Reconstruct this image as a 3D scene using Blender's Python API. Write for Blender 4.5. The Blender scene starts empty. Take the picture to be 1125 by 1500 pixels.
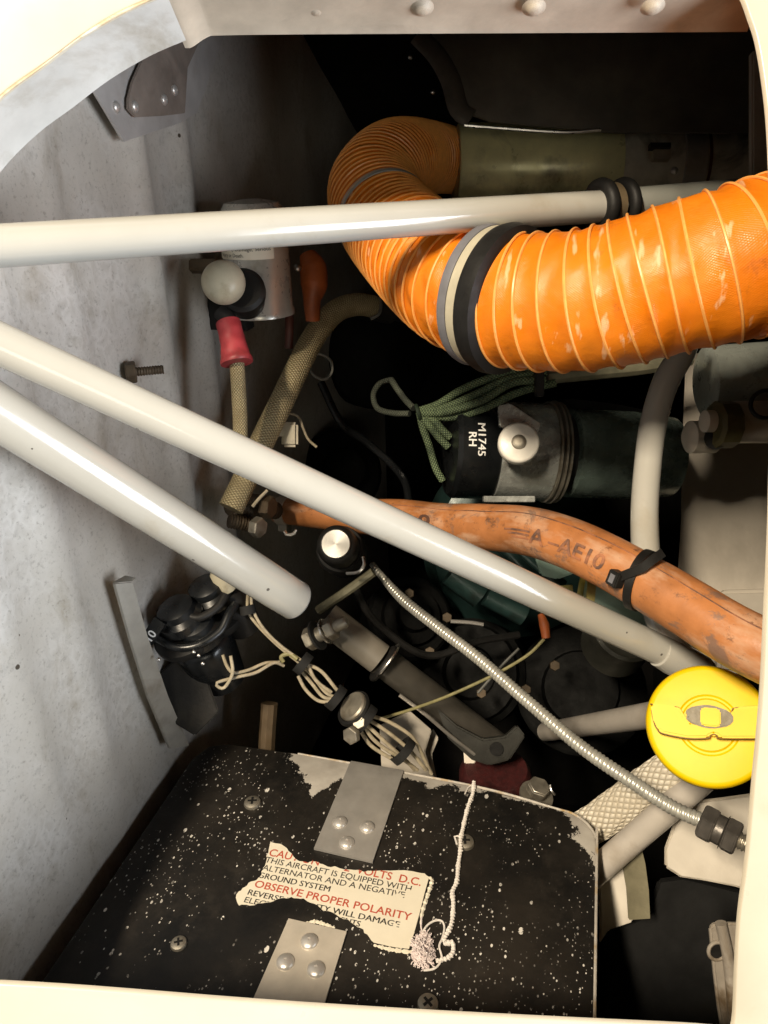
import bpy, bmesh, math, random
from mathutils import Vector, Matrix
from mathutils.geometry import intersect_point_tri_2d
random.seed(7)
S = bpy.context.scene
COL = S.collection
F = 1128.0                                   # focal length in photo pixels (1125 x 1500)
# ------------------------------------------------------------------ camera frame
Zc = Vector((-.024, .906, .423)); Yc = Vector((325, 535, -1128)).normalized()
Zc = (Zc - Yc * Zc.dot(Yc)).normalized(); Xc = Yc.cross(Zc)
BAS = Matrix((Xc, Yc, Zc))                   # camera vector -> world vector
def dirc(x, y, z): return (BAS @ Vector((x, y, z))).normalized()
def ray(px, py): return BAS @ Vector(((px - 562.5) / F, -(py - 750) / F, -1.0))
def P(px, py, d): return ray(px, py) * d
cam_d = bpy.data.cameras.new('camera'); cam = bpy.data.objects.new('camera', cam_d); COL.objects.link(cam)
cam.matrix_world = BAS.to_4x4()
cam_d.sensor_fit = 'VERTICAL'; cam_d.sensor_height = 36; cam_d.lens = 36 * F / 1500
cam_d.clip_start = .01; cam_d.clip_end = 50
S.camera = cam
# ------------------------------------------------------------------ world, lamps, exposure
W = bpy.data.worlds.new('World'); S.world = W; W.use_nodes = True
bg = W.node_tree.nodes['Background']; bg.inputs[0].default_value = (.95, .95, .88, 1); bg.inputs[1].default_value = .006
def lamp(name, loc_c, aim_c, sx, sy, power, col, roll=0):
    l = bpy.data.lights.new(name, 'AREA'); l.shape = 'RECTANGLE'; l.size = sx; l.size_y = sy
    l.energy = power; l.color = col
    o = bpy.data.objects.new(name, l); COL.objects.link(o)
    a = BAS @ Vector(loc_c); b = BAS @ Vector(aim_c)
    o.location = a; q = (a - b).to_track_quat('Z', 'Y'); o.rotation_mode = 'QUATERNION'
    o.rotation_quaternion = q @ Matrix.Rotation(roll, 3, 'Z').to_quaternion()
lamp('hangar_lamp', (-.56, .50, 1.0), (.06, -.02, -.36), .08, .34, 44, (1, .85, .64), math.radians(30))
lamp('daylight_door', (.95, -.30, .02), (-.20, -.02, -.36), .80, .70, 24, (.89, .94, 1))
lamp('low_fill_light', (.02, -.50, 1.10), (.12, .14, -.5), .6, .35, 2.9, (1, .93, .76))  # unseen fill added from below to brighten the upper back of the bay
S.view_settings.view_transform = 'Standard'; S.view_settings.look = 'None'
S.view_settings.exposure = 0; S.view_settings.gamma = 1
S.render.engine = 'CYCLES'; S.cycles.use_denoising = True; S.cycles.max_bounces = 8
# ------------------------------------------------------------------ reference planes
LID = -.39608; WALL = -.2672
def onlid(px, py, h=0.0):
    r = ray(px, py); return r * ((LID + h) / r.z)
def onwall(px, py, off=0.0):
    r = ray(px, py); return r * ((WALL + off) / r.x)
SA, SB, SC = 3.40, -.00022, -.00013
def dskin(px, py): return 1 / (SA + SB * px + SC * py)
def onskin(px, py, back=0.0): return P(px, py, dskin(px, py)) + BAS @ Vector((0, 0, -back))
A_, B_, C_ = onskin(0, 0), onskin(1125, 0), onskin(500, 1500)
SKN = (B_ - A_).cross(C_ - A_).normalized()
if SKN.dot(A_) > 0: SKN = -SKN             # faces the camera
# ------------------------------------------------------------------ materials
MATS = {}
def N(nt, t, **kw):
    n = nt.nodes.new(t)
    for k, v in kw.items(): setattr(n, k, v)
    return n
def rgba(c): return (c[0], c[1], c[2], 1)
class MB:
    """small node helper"""
    def __init__(s, name, rough=.5, metal=0, spec=.5, coat=0):
        s.m = bpy.data.materials.new(name); s.m.use_nodes = True; s.nt = s.m.node_tree
        s.b = s.nt.nodes['Principled BSDF']
        s.b.inputs['Roughness'].default_value = rough; s.b.inputs['Metallic'].default_value = metal
        s.b.inputs['Specular IOR Level'].default_value = spec; s.b.inputs['Coat Weight'].default_value = coat
        s.b.inputs['Coat Roughness'].default_value = .1
        s.tc = N(s.nt, 'ShaderNodeTexCoord')
        s.h = None
    def L(s, a, b): s.nt.links.new(a, b)
    def noise(s, scale, detail=4, rough=.55, coord='Object', dist=0, vec=None):
        n = N(s.nt, 'ShaderNodeTexNoise'); n.inputs['Scale'].default_value = scale
        n.inputs['Detail'].default_value = detail; n.inputs['Roughness'].default_value = rough
        n.inputs['Distortion'].default_value = dist
        s.L(vec if vec else s.tc.outputs[coord], n.inputs['Vector']); return n.outputs['Fac']
    def stretch(s, sc, coord='Object'):
        m = N(s.nt, 'ShaderNodeMapping'); m.inputs['Scale'].default_value = sc
        s.L(s.tc.outputs[coord], m.inputs['Vector']); return m.outputs['Vector']
    def ramp(s, fac, a, b, ca=(0, 0, 0), cb=(1, 1, 1)):
        r = N(s.nt, 'ShaderNodeValToRGB'); e = r.color_ramp.elements
        e[0].position = a; e[1].position = b; e[0].color = rgba(ca); e[1].color = rgba(cb)
        s.L(fac, r.inputs[0]); return r.outputs[0]
    def math(s, op, a, b=None, c=None):
        m = N(s.nt, 'ShaderNodeMath', operation=op)
        for i, v in enumerate((a, b, c)):
            if v is None: continue
            if isinstance(v, (int, float)): m.inputs[i].default_value = v
            else: s.L(v, m.inputs[i])
        return m.outputs[0]
    def mix(s, fac, a, b):
        m = N(s.nt, 'ShaderNodeMix', data_type='RGBA')
        for sock, v in ((m.inputs[0], fac), (m.inputs[6], a), (m.inputs[7], b)):
            if isinstance(v, (int, float)): sock.default_value = v
            elif isinstance(v, (tuple, list)): sock.default_value = rgba(v)
            else: s.L(v, sock)
        return m.outputs[2]
    def dots(s, scale, lo, hi, rnd=1.0, coord='Object', vec=None):
        """random round specks: 1 inside a speck"""
        v = N(s.nt, 'ShaderNodeTexVoronoi'); v.inputs['Scale'].default_value = scale; v.inputs['Randomness'].default_value = rnd
        s.L(vec if vec else s.tc.outputs[coord], v.inputs['Vector'])
        sep = N(s.nt, 'ShaderNodeSeparateColor'); s.L(v.outputs['Color'], sep.inputs[0])
        t = N(s.nt, 'ShaderNodeMapRange'); t.inputs[1].default_value = lo; t.inputs[2].default_value = 1; t.inputs[3].default_value = 0; t.inputs[4].default_value = hi
        s.L(sep.outputs[0], t.inputs[0])
        return s.math('LESS_THAN', v.outputs['Distance'], t.outputs[0])
    def bump(s, h, strength=.3, dist=.001):
        b = N(s.nt, 'ShaderNodeBump'); b.inputs['Strength'].default_value = strength; b.inputs['Distance'].default_value = dist
        s.L(h, b.inputs['Height'])
        if s.h is not None: s.L(s.h, b.inputs['Normal'])
        s.h = b.outputs[0]; s.L(s.h, s.b.inputs['Normal'])
    def col(s, c):
        if isinstance(c, (tuple, list)): s.b.inputs['Base Color'].default_value = rgba(c)
        else: s.L(c, s.b.inputs['Base Color'])
    def rough(s, r): s.L(r, s.b.inputs['Roughness'])
def simple(name, c, rough=.5, metal=0, var=.25, scale=70, bump=.15, grime=None, gcut=(.52, .7), spec=.5, chips=None, coat=0, bscale=None):
    if name in MATS: return MATS[name]
    b = MB(name, rough, metal, spec, coat)
    n = b.noise(scale, 6, .6)
    lo = tuple(x * (1 - var) for x in c); hi = tuple(min(1, x * (1 + var)) for x in c)
    k = b.ramp(n, .3, .72, lo, hi)
    if grime:
        g = b.noise(scale * .35, 8, .65, dist=.5)
        k = b.mix(b.ramp(g, *gcut), k, grime)
    if chips:
        k = b.mix(b.dots(chips[0], chips[1], chips[2]), k, chips[3])
    b.col(k)
    r = b.noise(scale * 1.7, 5, .6)
    b.rough(b.ramp(r, .2, .8, (max(.03, rough - .12),) * 3, (min(1, rough + .14),) * 3))
    if bump: b.bump(b.noise(bscale or scale * 6, 5, .6), bump, .0006)
    MATS[name] = b.m; return b.m
CREAM = simple('cream_paint', (.60, .545, .44), .34, var=.04, scale=30, bump=.08, coat=.15, grime=(.50, .42, .29), gcut=(.60, .85))
FLANGE = simple('flange_paint', (.58, .57, .54), .42, var=.12, scale=45, bump=.15, grime=(.34, .30, .24), gcut=(.48, .66))
FLANGE2 = simple('dirty_flange_paint', (.50, .43, .34), .5, var=.18, scale=40, bump=.2, grime=(.24, .19, .15), gcut=(.52, .72))
TUBE = simple('white_tube_paint', (.45, .44, .40), .15, var=.03, scale=28, bump=.02, coat=.35, chips=(100, .84, .11, (.12, .11, .10)), grime=(.36, .31, .22), gcut=(.55, .78))
TUBE2 = simple('dusty_tube_paint', (.48, .44, .39), .34, var=.1, scale=40, bump=.1, grime=(.33, .28, .22))
BLACK = simple('black_rubber', (.012, .0115, .011), .5, var=.3, scale=90, bump=.2, spec=.28)
SOOT = simple('sooty_black_paint', (.012, .012, .012), .75, var=.4, scale=40, bump=.3, grime=(.014, .0125, .01), spec=.28)
BLACKM = simple('black_enamel', (.007, .008, .009), .3, var=.3, scale=50, bump=.1, grime=(.024, .022, .02), gcut=(.6, .75))
STEEL = simple('brushed_steel', (.62, .60, .57), .3, 1, var=.15, scale=80, bump=.1)
ZINC = simple('dull_zinc', (.40, .37, .31), .45, .8, var=.25, scale=90, bump=.2, grime=(.16, .12, .07))
BRASS = simple('brassy_band', (.55, .45, .16), .35, .8, var=.2, scale=90, bump=.1)
ALU = simple('bare_aluminium', (.50, .48, .45), .42, .55, var=.12, scale=60, bump=.08, grime=(.33, .30, .27), gcut=(.55, .8))
ALU2 = simple('tan_aluminium', (.64, .58, .49), .45, .35, var=.12, scale=60, bump=.08, grime=(.38, .32, .26), gcut=(.55, .8))
RIVETM = simple('rivet_metal', (.66, .63, .59), .34, .6, var=.12, scale=160, bump=.1)
DARKM = simple('oily_cast_metal', (.022, .021, .02), .5, .3, var=.4, scale=50, bump=.4, grime=(.04, .035, .028), spec=.28)
GREY_CAST = simple('grey_cast_metal', (.46, .48, .46), .26, .5, var=.3, scale=70, bump=.35, grime=(.12, .11, .10), gcut=(.5, .66))
TEAL = simple('teal_engine_paint', (.022, .05, .047), .35, .1, var=.3, scale=50, bump=.2, grime=(.015, .018, .016))
MINT = simple('mint_paint', (.36, .52, .44), .4, 0, var=.15, scale=60, bump=.1, grime=(.25, .26, .2), gcut=(.6, .8))
OLIVE = simple('olive_cylinder_paint', (.70, .66, .36), .32, .2, var=.2, scale=30, bump=.1, grime=(.10, .08, .05))
GREYPANEL = simple('beige_grey_panel', (.50, .455, .39), .45, 0, var=.12, scale=18, bump=.12, grime=(.34, .30, .25), gcut=(.52, .75))
PALE = simple('pale_panel', (.82, .76, .66), .5, 0, var=.1, scale=20, bump=.1, grime=(.5, .44, .36), gcut=(.5, .8))
WHITEP = simple('white_plastic', (.80, .77, .70), .35, var=.06, scale=120, bump=.05)
IVORY = simple('ivory_plastic', (.46, .42, .31), .4, var=.12, scale=90, bump=.08, grime=(.25, .21, .14), gcut=(.56, .72))
RED = simple('red_sleeve', (.42, .045, .055), .5, var=.25, scale=60, bump=.25, grime=(.22, .04, .04))
ORBOOT = simple('orange_rubber_boot', (.40, .10, .025), .5, var=.25, scale=60, bump=.25, grime=(.2, .05, .02))
DKRED = simple('dark_red_mesh', (.045, .006, .006), .6, var=.4, scale=220, bump=.6)
GREYRUB = simple('grey_rubber', (.16, .16, .18), .5, var=.15, scale=90, bump=.1)
TAN_BAND = simple('tan_band', (.50, .46, .35), .45, .1, var=.12, scale=60, bump=.08)
WIREW = simple('beige_wire', (.36, .31, .22), .5, var=.3, scale=200, bump=.2, grime=(.28, .24, .15))
WIREO = simple('olive_wire', (.22, .20, .09), .5, var=.3, scale=200, bump=.2)
STRING = simple('white_string', (.80, .75, .70), .8, var=.1, scale=600, bump=.5)
TUFTM = simple('pinkish_lint', (.86, .76, .74), .9, var=.1, scale=600, bump=.5)
PAPER = simple('cream_sticker', (.80, .74, .60), .42, var=.04, scale=60, bump=.05, grime=(.70, .62, .48), gcut=(.58, .85))
INKR = simple('red_ink', (.50, .09, .05), .5, var=.1, bump=0)
INKK = simple('black_ink', (.03, .028, .025), .5, var=.1, bump=0)
INKW = simple('white_ink', (.80, .80, .78), .5, var=.05, bump=0)
INKH = simple('worn_hose_ink', (.13, .07, .05), .6, var=.5, scale=160, bump=0, grime=(.42, .17, .08), gcut=(.45, .6))
LINING = simple('black_lining', (.010, .009, .008), .8, var=.4, scale=30, bump=.2, spec=.28)
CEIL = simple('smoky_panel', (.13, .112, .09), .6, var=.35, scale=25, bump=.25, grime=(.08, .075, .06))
def yellow():
    b = MB('yellow_cap_paint', .42, 0, .25, 0)
    k = b.ramp(b.noise(50, 5), .3, .7, (.80, .54, .001), (.87, .60, .002))
    k = b.mix(b.ramp(b.noise(150, 8, .7), .68, .74), k, (.62, .36, .02))
    b.col(k); b.bump(b.noise(260, 4), .05, .0005); return b.m
YELLOW = yellow()
def wallmat():
    b = MB('speckled_firewall_paint', .42, .1)
    k = b.ramp(b.noise(9, 6, .6), .3, .75, (.45, .42, .37), (.57, .54, .49))
    v = N(b.nt, 'ShaderNodeTexVoronoi', feature='DISTANCE_TO_EDGE'); v.inputs['Scale'].default_value = 105
    mp = b.stretch((1, 1, 1)); nz = N(b.nt, 'ShaderNodeTexNoise'); nz.inputs['Scale'].default_value = 60
    ad = N(b.nt, 'ShaderNodeMix', data_type='VECTOR'); ad.inputs[0].default_value = .03
    b.L(mp, nz.inputs['Vector']); b.L(mp, ad.inputs[4]); b.L(nz.outputs['Color'], ad.inputs[5]); b.L(ad.outputs[1], v.inputs['Vector'])
    cell = b.ramp(v.outputs['Distance'], .0, .30)
    k = b.mix(b.math('MULTIPLY', b.ramp(b.noise(14, 3), .42, .62), .22), k, b.mix(cell, (.86, .86, .86), (.46, .45, .44)))
    k = b.mix(b.ramp(b.noise(90, 10, .8), .54, .76), k, (.36, .34, .31))          # fine dirt
    g = b.noise(1, 9, .72, vec=b.stretch((20, 26, 15)), dist=.4)                   # brown oily grime
    k = b.mix(b.math('MULTIPLY', b.ramp(g, .54, .68), .55), k, (.27, .225, .16))
    sp = b.noise(420, 3, .7)
    k = b.mix(b.math('MULTIPLY', b.ramp(sp, .56, .70), .5), k, (.20, .18, .15))
    k = b.mix(b.dots(95, .88, .17), k, (.07, .055, .04))
    b.col(k); b.bump(b.noise(55, 6, .6), .25, .0012); b.bump(cell, .10, .0006)
    b.rough(b.ramp(b.noise(30, 5), .2, .8, (.34,) * 3, (.62,) * 3)); return b.m
WALLM = wallmat()
def lidmat(x0, x1, y1):
    """chipped black paint over bare metal; object coords centred on the lid"""
    b = MB('chipped_black_paint', .36, 0, .2)
    base = b.ramp(b.noise(16, 7, .65), .35, .72, (.007, .007, .007), (.026, .022, .018))
    base = b.mix(b.math('MULTIPLY', b.ramp(b.noise(55, 8, .7), .5, .72), .5), base, (.042, .036, .03))
    dens = b.ramp(b.noise(17, 4, .6), .42, .58)
    d1 = b.math('MULTIPLY', b.dots(300, .70, .34, vec=b.stretch((1.25, .8, 1))), dens)
    d2 = b.dots(120, .84, .24, vec=b.stretch((1.3, .8, 1)))
    d3 = b.math('MULTIPLY', b.dots(560, .55, .36, vec=b.stretch((1.2, .8, 1))), b.ramp(b.noise(22, 3, .6), .45, .62))
    ragged = b.math('GREATER_THAN', b.noise(85, 6, .75), .725)
    chips = b.math('MAXIMUM', b.math('MAXIMUM', d1, d2), b.math('MAXIMUM', ragged, d3))
    scr = b.math('GREATER_THAN', b.noise(1, 4, .6, vec=b.stretch((420, 45, 60))), .735)
    chips = b.math('MAXIMUM', chips, b.math('MULTIPLY', scr, b.ramp(b.noise(12, 3), .45, .6)))
    warp = b.noise(330, 6, .8); chips = b.math('MULTIPLY', chips, b.math('GREATER_THAN', warp, .47))
    k = b.mix(chips, base, (.70, .67, .62))
    sx = N(b.nt, 'ShaderNodeSeparateXYZ'); b.L(b.tc.outputs['Object'], sx.inputs[0])
    X, Y = sx.outputs[0], sx.outputs[1]
    nz = b.math('MULTIPLY', b.math('SUBTRACT', b.noise(55, 8, .75), .5), .042)
    # bare rim along the back edge, right of the strap
    e = b.math('ADD', b.math('SUBTRACT', y1, Y), nz)
    rim = b.math('MULTIPLY', b.math('LESS_THAN', e, .0075), b.math('GREATER_THAN', X, -.01))
    # bare right rear corner
    cx = b.math('SUBTRACT', x1, X); cy = b.math('SUBTRACT', y1, Y)
    cr = b.math('LESS_THAN', b.math('ADD', b.math('ADD', cx, b.math('MULTIPLY', cy, .40)), nz), .023)
    # bare patch left of the upper strap
    px = b.math('ABSOLUTE', b.math('SUBTRACT', X, PATCH[0])); 
    pt = b.math('LESS_THAN', b.math('ADD', b.math('ADD', px, b.math('MULTIPLY', b.math('SUBTRACT', y1, Y), .9)), nz), .032)
    bare = b.math('MAXIMUM', b.math('MAXIMUM', rim, cr), pt)
    k = b.mix(bare, k, b.ramp(b.noise(60, 5), .3, .7, (.40, .37, .33), (.56, .53, .48)))
    b.col(k)
    any_ = b.math('MAXIMUM', bare, chips)
    b.bump(b.math('SUBTRACT', 1, any_), .5, .0006); b.bump(b.noise(240, 5), .22, .0006)
    b.rough(b.ramp(b.noise(40, 6), .3, .7, (.30,) * 3, (.58,) * 3)); return b.m
def ductmat():
    b = MB('orange_coated_fabric', .42, 0, .45, .0)
    k = b.ramp(b.noise(40, 6, .6), .3, .75, (.70, .178, .005), (.80, .232, .010))
    sx = N(b.nt, 'ShaderNodeSeparateXYZ'); b.L(b.tc.outputs['UV'], sx.inputs[0])
    w1 = b.math('SINE', b.math('MULTIPLY', sx.outputs[0], 2 * math.pi * 820)); w2 = b.math('SINE', b.math('MULTIPLY', sx.outputs[1], 2 * math.pi * 190))
    weave = b.math('MULTIPLY', w1, w2)
    k = b.mix(b.ramp(b.noise(26, 8, .75), .60, .74), k, (.36, .10, .015))
    sc = b.noise(1, 3, .5, vec=b.stretch((160, 12, 60), 'Object'))
    k = b.mix(b.math('MULTIPLY', b.ramp(sc, .64, .70), .55), k, (.92, .62, .36))
    b.col(k); b.bump(weave, .15, .0004); b.bump(b.noise(120, 4), .45, .0014); b.bump(b.noise(1, 5, .6, vec=b.stretch((30, 8, 1), 'UV')), .35, .0015)
    b.rough(b.ramp(b.noise(70, 7, .7), .35, .65, (.28,) * 3, (.56,) * 3)); return b.m
DUCT = ductmat()
DUCTW = simple('orange_rib_cord', (.92, .40, .10), .35, var=.15, scale=200, bump=.1)
TAPE = simple('grey_tape', (.40, .40, .38), .45, var=.1, bump=.05)
def hosemat():
    b = MB('worn_orange_hose', .42, 0)
    k = b.ramp(b.noise(22, 7, .62), .32, .68, (.27, .10, .03), (.56, .225, .08))
    dust = b.noise(1, 6, .6, coord='UV', vec=b.stretch((22, 5, 1), 'UV'))
    k = b.mix(b.math('MULTIPLY', b.ramp(dust, .5, .64), .75), k, (.60, .38, .25))
    dk = b.noise(1, 9, .78, vec=b.stretch((60, 7, 1), 'UV'))
    k = b.mix(b.ramp(dk, .56, .66), k, (.12, .055, .03))
    gy = b.noise(1, 9, .75, vec=b.stretch((34, 4, 1), 'UV'), dist=.6)
    k = b.mix(b.math('MULTIPLY', b.ramp(gy, .56, .62), .8), k, (.20, .13, .10))
    b.col(k); b.bump(b.noise(90, 6, .65), .3, .001)
    b.rough(b.ramp(b.noise(60, 6), .3, .7, (.28,) * 3, (.6,) * 3)); return b.m
HOSE = hosemat()
def braid(name, ca, cb, nu, nv, rough=.5, metal=0, grime=None):
    b = MB(name, rough, metal)
    sx = N(b.nt, 'ShaderNodeSeparateXYZ'); b.L(b.tc.outputs['UV'], sx.inputs[0])
    u = b.math('MULTIPLY', sx.outputs[0], nu); v = b.math('MULTIPLY', sx.outputs[1], nv)
    a = b.math('SINE', b.math('MULTIPLY', b.math('ADD', u, v), math.pi)); c = b.math('SINE', b.math('MULTIPLY', b.math('SUBTRACT', u, v), math.pi))
    h = b.math('ABSOLUTE', b.math('MULTIPLY', a, c))
    k = b.ramp(h, .05, .55, ca, cb)
    k = b.mix(b.ramp(b.noise(40, 6, .7), .45, .68), k, grime or ca)
    b.col(k); b.bump(h, .7, .001); return b.m
BRAIDO = braid('olive_braid', (.20, .16, .08), (.58, .49, .29), 470, 15, .5, .15, (.28, .22, .12))
BRAIDG = braid('green_braid', (.02, .035, .02), (.20, .27, .14), 420, 6, .6)
BRAIDS = braid('tinned_braid', (.42, .37, .28), (.86, .80, .68), 150, 16, .5, .1, (.60, .53, .41))
BRAIDD = braid('dull_cord_braid', (.03, .035, .03), (.16, .18, .13), 420, 6, .6)
CONDUIT = simple('zinc_conduit', (.58, .57, .51), .3, .55, var=.15, scale=120, bump=.06)
# ------------------------------------------------------------------ geometry helpers -> (verts, faces, loop_uvs or None)
WL = {}                                       # world location of every object made
def mk(name, geo, mat, parent=None, smooth=38, kind=None, label=None, cat=None, group=None, bevel=0):
    v, f = geo[0], geo[1]; uv = geo[2] if len(geo) > 2 else None
    v = [Vector(p) for p in v]
    lo = Vector([min(p[i] for p in v) for i in range(3)]); hi = Vector([max(p[i] for p in v) for i in range(3)])
    c = (lo + hi) / 2
    me = bpy.data.meshes.new(name); me.from_pydata([p - c for p in v], [], f)
    if uv:
        ul = me.uv_layers.new(name='UVMap'); flat = [x for t in uv for x in t]; ul.data.foreach_set('uv', flat)
    else:
        bm = bmesh.new(); bm.from_mesh(me)
        bmesh.ops.recalc_face_normals(bm, faces=bm.faces)
        if bevel:
            es = [e for e in bm.edges if len(e.link_faces) == 2 and e.calc_face_angle() > .5]
            bmesh.ops.bevel(bm, geom=es, offset=bevel, segments=2, affect='EDGES', clamp_overlap=True)
        bm.to_mesh(me); bm.free()
    me.polygons.foreach_set('use_smooth', [smooth > 0] * len(me.polygons))
    if smooth > 0: me.set_sharp_from_angle(angle=math.radians(smooth))
    me.materials.append(mat)
    o = bpy.data.objects.new(name, me); COL.objects.link(o)
    o.location = c - (WL[parent.name] if parent else Vector()); WL[o.name] = c
    if parent: o.parent = parent
    tagit(o, label, cat, group, kind); return o
def tagit(o, label=None, cat=None, group=None, kind=None):
    if label: o['label'] = label
    if cat: o['category'] = cat
    if group: o['group'] = group
    if kind: o['kind'] = kind
def thing(name, loc, label, cat, group=None):
    o = bpy.data.objects.new(name, None); COL.objects.link(o); o.empty_display_size = .01
    o.location = loc; WL[o.name] = Vector(loc); tagit(o, label, cat, group); return o
def place(src_me, name, parent, loc, axis, spin=0, scale=1.0):
    """share a small mesh (its axis is +Z) at a world place"""
    o = bpy.data.objects.new(name, src_me); COL.objects.link(o); o.parent = parent
    o.location = Vector(loc) - WL[parent.name]; WL[o.name] = Vector(loc)
    o.rotation_mode = 'QUATERNION'
    o.rotation_quaternion = Vector(axis).to_track_quat('Z', 'Y') @ Matrix.Rotation(spin, 3, 'Z').to_quaternion()
    o.scale = (scale,) * 3; return o
def raw_mesh(name, geo, mat, smooth=38):
    me = bpy.data.meshes.new(name); me.from_pydata([tuple(p) for p in geo[0]], [], geo[1])
    bm = bmesh.new(); bm.from_mesh(me); bmesh.ops.recalc_face_normals(bm, faces=bm.faces); bm.to_mesh(me); bm.free()
    me.polygons.foreach_set('use_smooth', [True] * len(me.polygons)); me.set_sharp_from_angle(angle=math.radians(smooth))
    me.materials.append(mat); return me
def join(*gs):
    V, Fc = [], []
    for g in gs:
        o = len(V); V += list(g[0]); Fc += [tuple(i + o for i in f) for f in g[1]]
    return V, Fc
class Curve:
    """smooth centre line with parallel-transport frames and interpolated radius"""
    def __init__(s, pts, rad, step=.003, up=None):
        pts = [Vector(p) for p in pts]; n = len(pts)
        rad = [rad] * n if not isinstance(rad, (list, tuple)) else list(rad)
        raw, rr = [], []
        for i in range(n - 1):
            p0 = pts[i - 1] if i else pts[0] * 2 - pts[1]; p1 = pts[i]; p2 = pts[i + 1]; p3 = pts[i + 2] if i + 2 < n else pts[-1] * 2 - pts[-2]
            m = max(3, int((p2 - p1).length / step * 1.5))
            for k in range(m):
                t = k / m
                raw.append(.5 * ((2 * p1) + (p2 - p0) * t + (2 * p0 - 5 * p1 + 4 * p2 - p3) * t * t + (3 * p1 - p0 - 3 * p2 + p3) * t ** 3))
                rr.append(rad[i] * (1 - t) + rad[i + 1] * t)
        raw.append(pts[-1]); rr.append(rad[-1])
        acc = [0.0]
        for i in range(1, len(raw)): acc.append(acc[-1] + (raw[i] - raw[i - 1]).length)
        s.len = acc[-1]; m = max(2, int(round(s.len / step))); s.n = m
        s.p, s.r, s.s = [], [], []
        j = 0
        for i in range(m + 1):
            d = s.len * i / m
            while j < len(acc) - 2 and acc[j + 1] < d: j += 1
            t = (d - acc[j]) / max(1e-9, acc[j + 1] - acc[j])
            s.p.append(raw[j].lerp(raw[j + 1], t)); s.r.append(rr[j] * (1 - t) + rr[j + 1] * t); s.s.append(d)
        s.t = [((s.p[min(m, i + 1)] - s.p[max(0, i - 1)]).normalized()) for i in range(m + 1)]
        u = Vector(up) if up else dirc(0, 1, 0)
        if abs(u.dot(s.t[0])) > .9: u = dirc(0, 0, 1)
        u = (u - s.t[0] * u.dot(s.t[0])).normalized(); s.u = [u]
        for i in range(1, m + 1):
            u = s.u[-1] - s.t[i] * s.u[-1].dot(s.t[i]); s.u.append(u.normalized())
        s.w = [s.t[i].cross(s.u[i]) for i in range(m + 1)]
    def frame(s, d):
        x = min(max(d / s.len, 0), 1) * s.n; i = min(int(x), s.n - 1); f = x - i
        L = lambda a: a[i].lerp(a[i + 1], f)
        return L(s.p), L(s.t), L(s.u), L(s.w), s.r[i] * (1 - f) + s.r[i + 1] * f
    def surf(s, d, th, off=0):
        p, t, u, w, r = s.frame(d); return p + (u * math.cos(th) + w * math.sin(th)) * (r + off)
    def mesh(s, segs=20, caps=True, rf=None, d0=0, d1=None, off=0, flat=None):
        V, Fc, UV = [], [], []
        i0 = int(d0 / s.len * s.n); i1 = s.n if d1 is None else max(i0 + 1, int(round(d1 / s.len * s.n)))
        for i in range(i0, i1 + 1):
            for k in range(segs):
                th = 2 * math.pi * k / segs
                r = (rf(s.s[i], th, s.r[i]) if rf else s.r[i]) + off
                a, b = (flat if flat else (1, 1))
                V.append(s.p[i] + s.u[i] * math.cos(th) * r * a + s.w[i] * math.sin(th) * r * b)
        n = i1 - i0
        for i in range(n):
            for k in range(segs):
                k2 = (k + 1) % segs
                Fc.append((i * segs + k, i * segs + k2, (i + 1) * segs + k2, (i + 1) * segs + k))
                u0, u1 = s.s[i0 + i], s.s[i0 + i + 1]; v0, v1 = k / segs, (k + 1) / segs
                UV += [(u0, v0), (u0, v1), (u1, v1), (u1, v0)]
        if caps:
            Fc.append(tuple(range(segs - 1, -1, -1))); UV += [(0, 0)] * segs
            Fc.append(tuple(n * segs + k for k in range(segs))); UV += [(0, 0)] * segs
        return V, Fc, UV
    def wire(s, amp, pitch_phase, r, segs=6, turns=None, per=40, off=0.0):
        """cord wound round the curve; pitch_phase(d) gives turns up to d"""
        tot = pitch_phase(s.len); m = int(tot * per); pts = []; d = 0.0
        N_ = 4000; tab = [pitch_phase(s.len * i / N_) for i in range(N_ + 1)]; j = 0
        for i in range(m + 1):
            ph = tot * i / m
            while j < N_ - 1 and tab[j + 1] < ph: j += 1
            d = s.len * (j + (ph - tab[j]) / max(1e-9, tab[j + 1] - tab[j])) / N_
            pts.append(s.surf(d, 2 * math.pi * ph, off))
        return poly_tube(pts, r, segs)
def poly_tube(pts, r, segs=6):
    V, Fc = [], []; n = len(pts); u = None
    for i in range(n):
        t = (pts[min(n - 1, i + 1)] - pts[max(0, i - 1)]).normalized()
        if u is None:
            u = t.orthogonal().normalized()
        u = (u - t * u.dot(t)).normalized(); w = t.cross(u)
        for k in range(segs):
            a = 2 * math.pi * k / segs; V.append(pts[i] + (u * math.cos(a) + w * math.sin(a)) * r)
    for i in range(n - 1):
        for k in range(segs):
            k2 = (k + 1) % segs; Fc.append((i * segs + k, i * segs + k2, (i + 1) * segs + k2, (i + 1) * segs + k))
    Fc.append(tuple(range(segs - 1, -1, -1))); Fc.append(tuple((n - 1) * segs + k for k in range(segs)))
    return V, Fc
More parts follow.
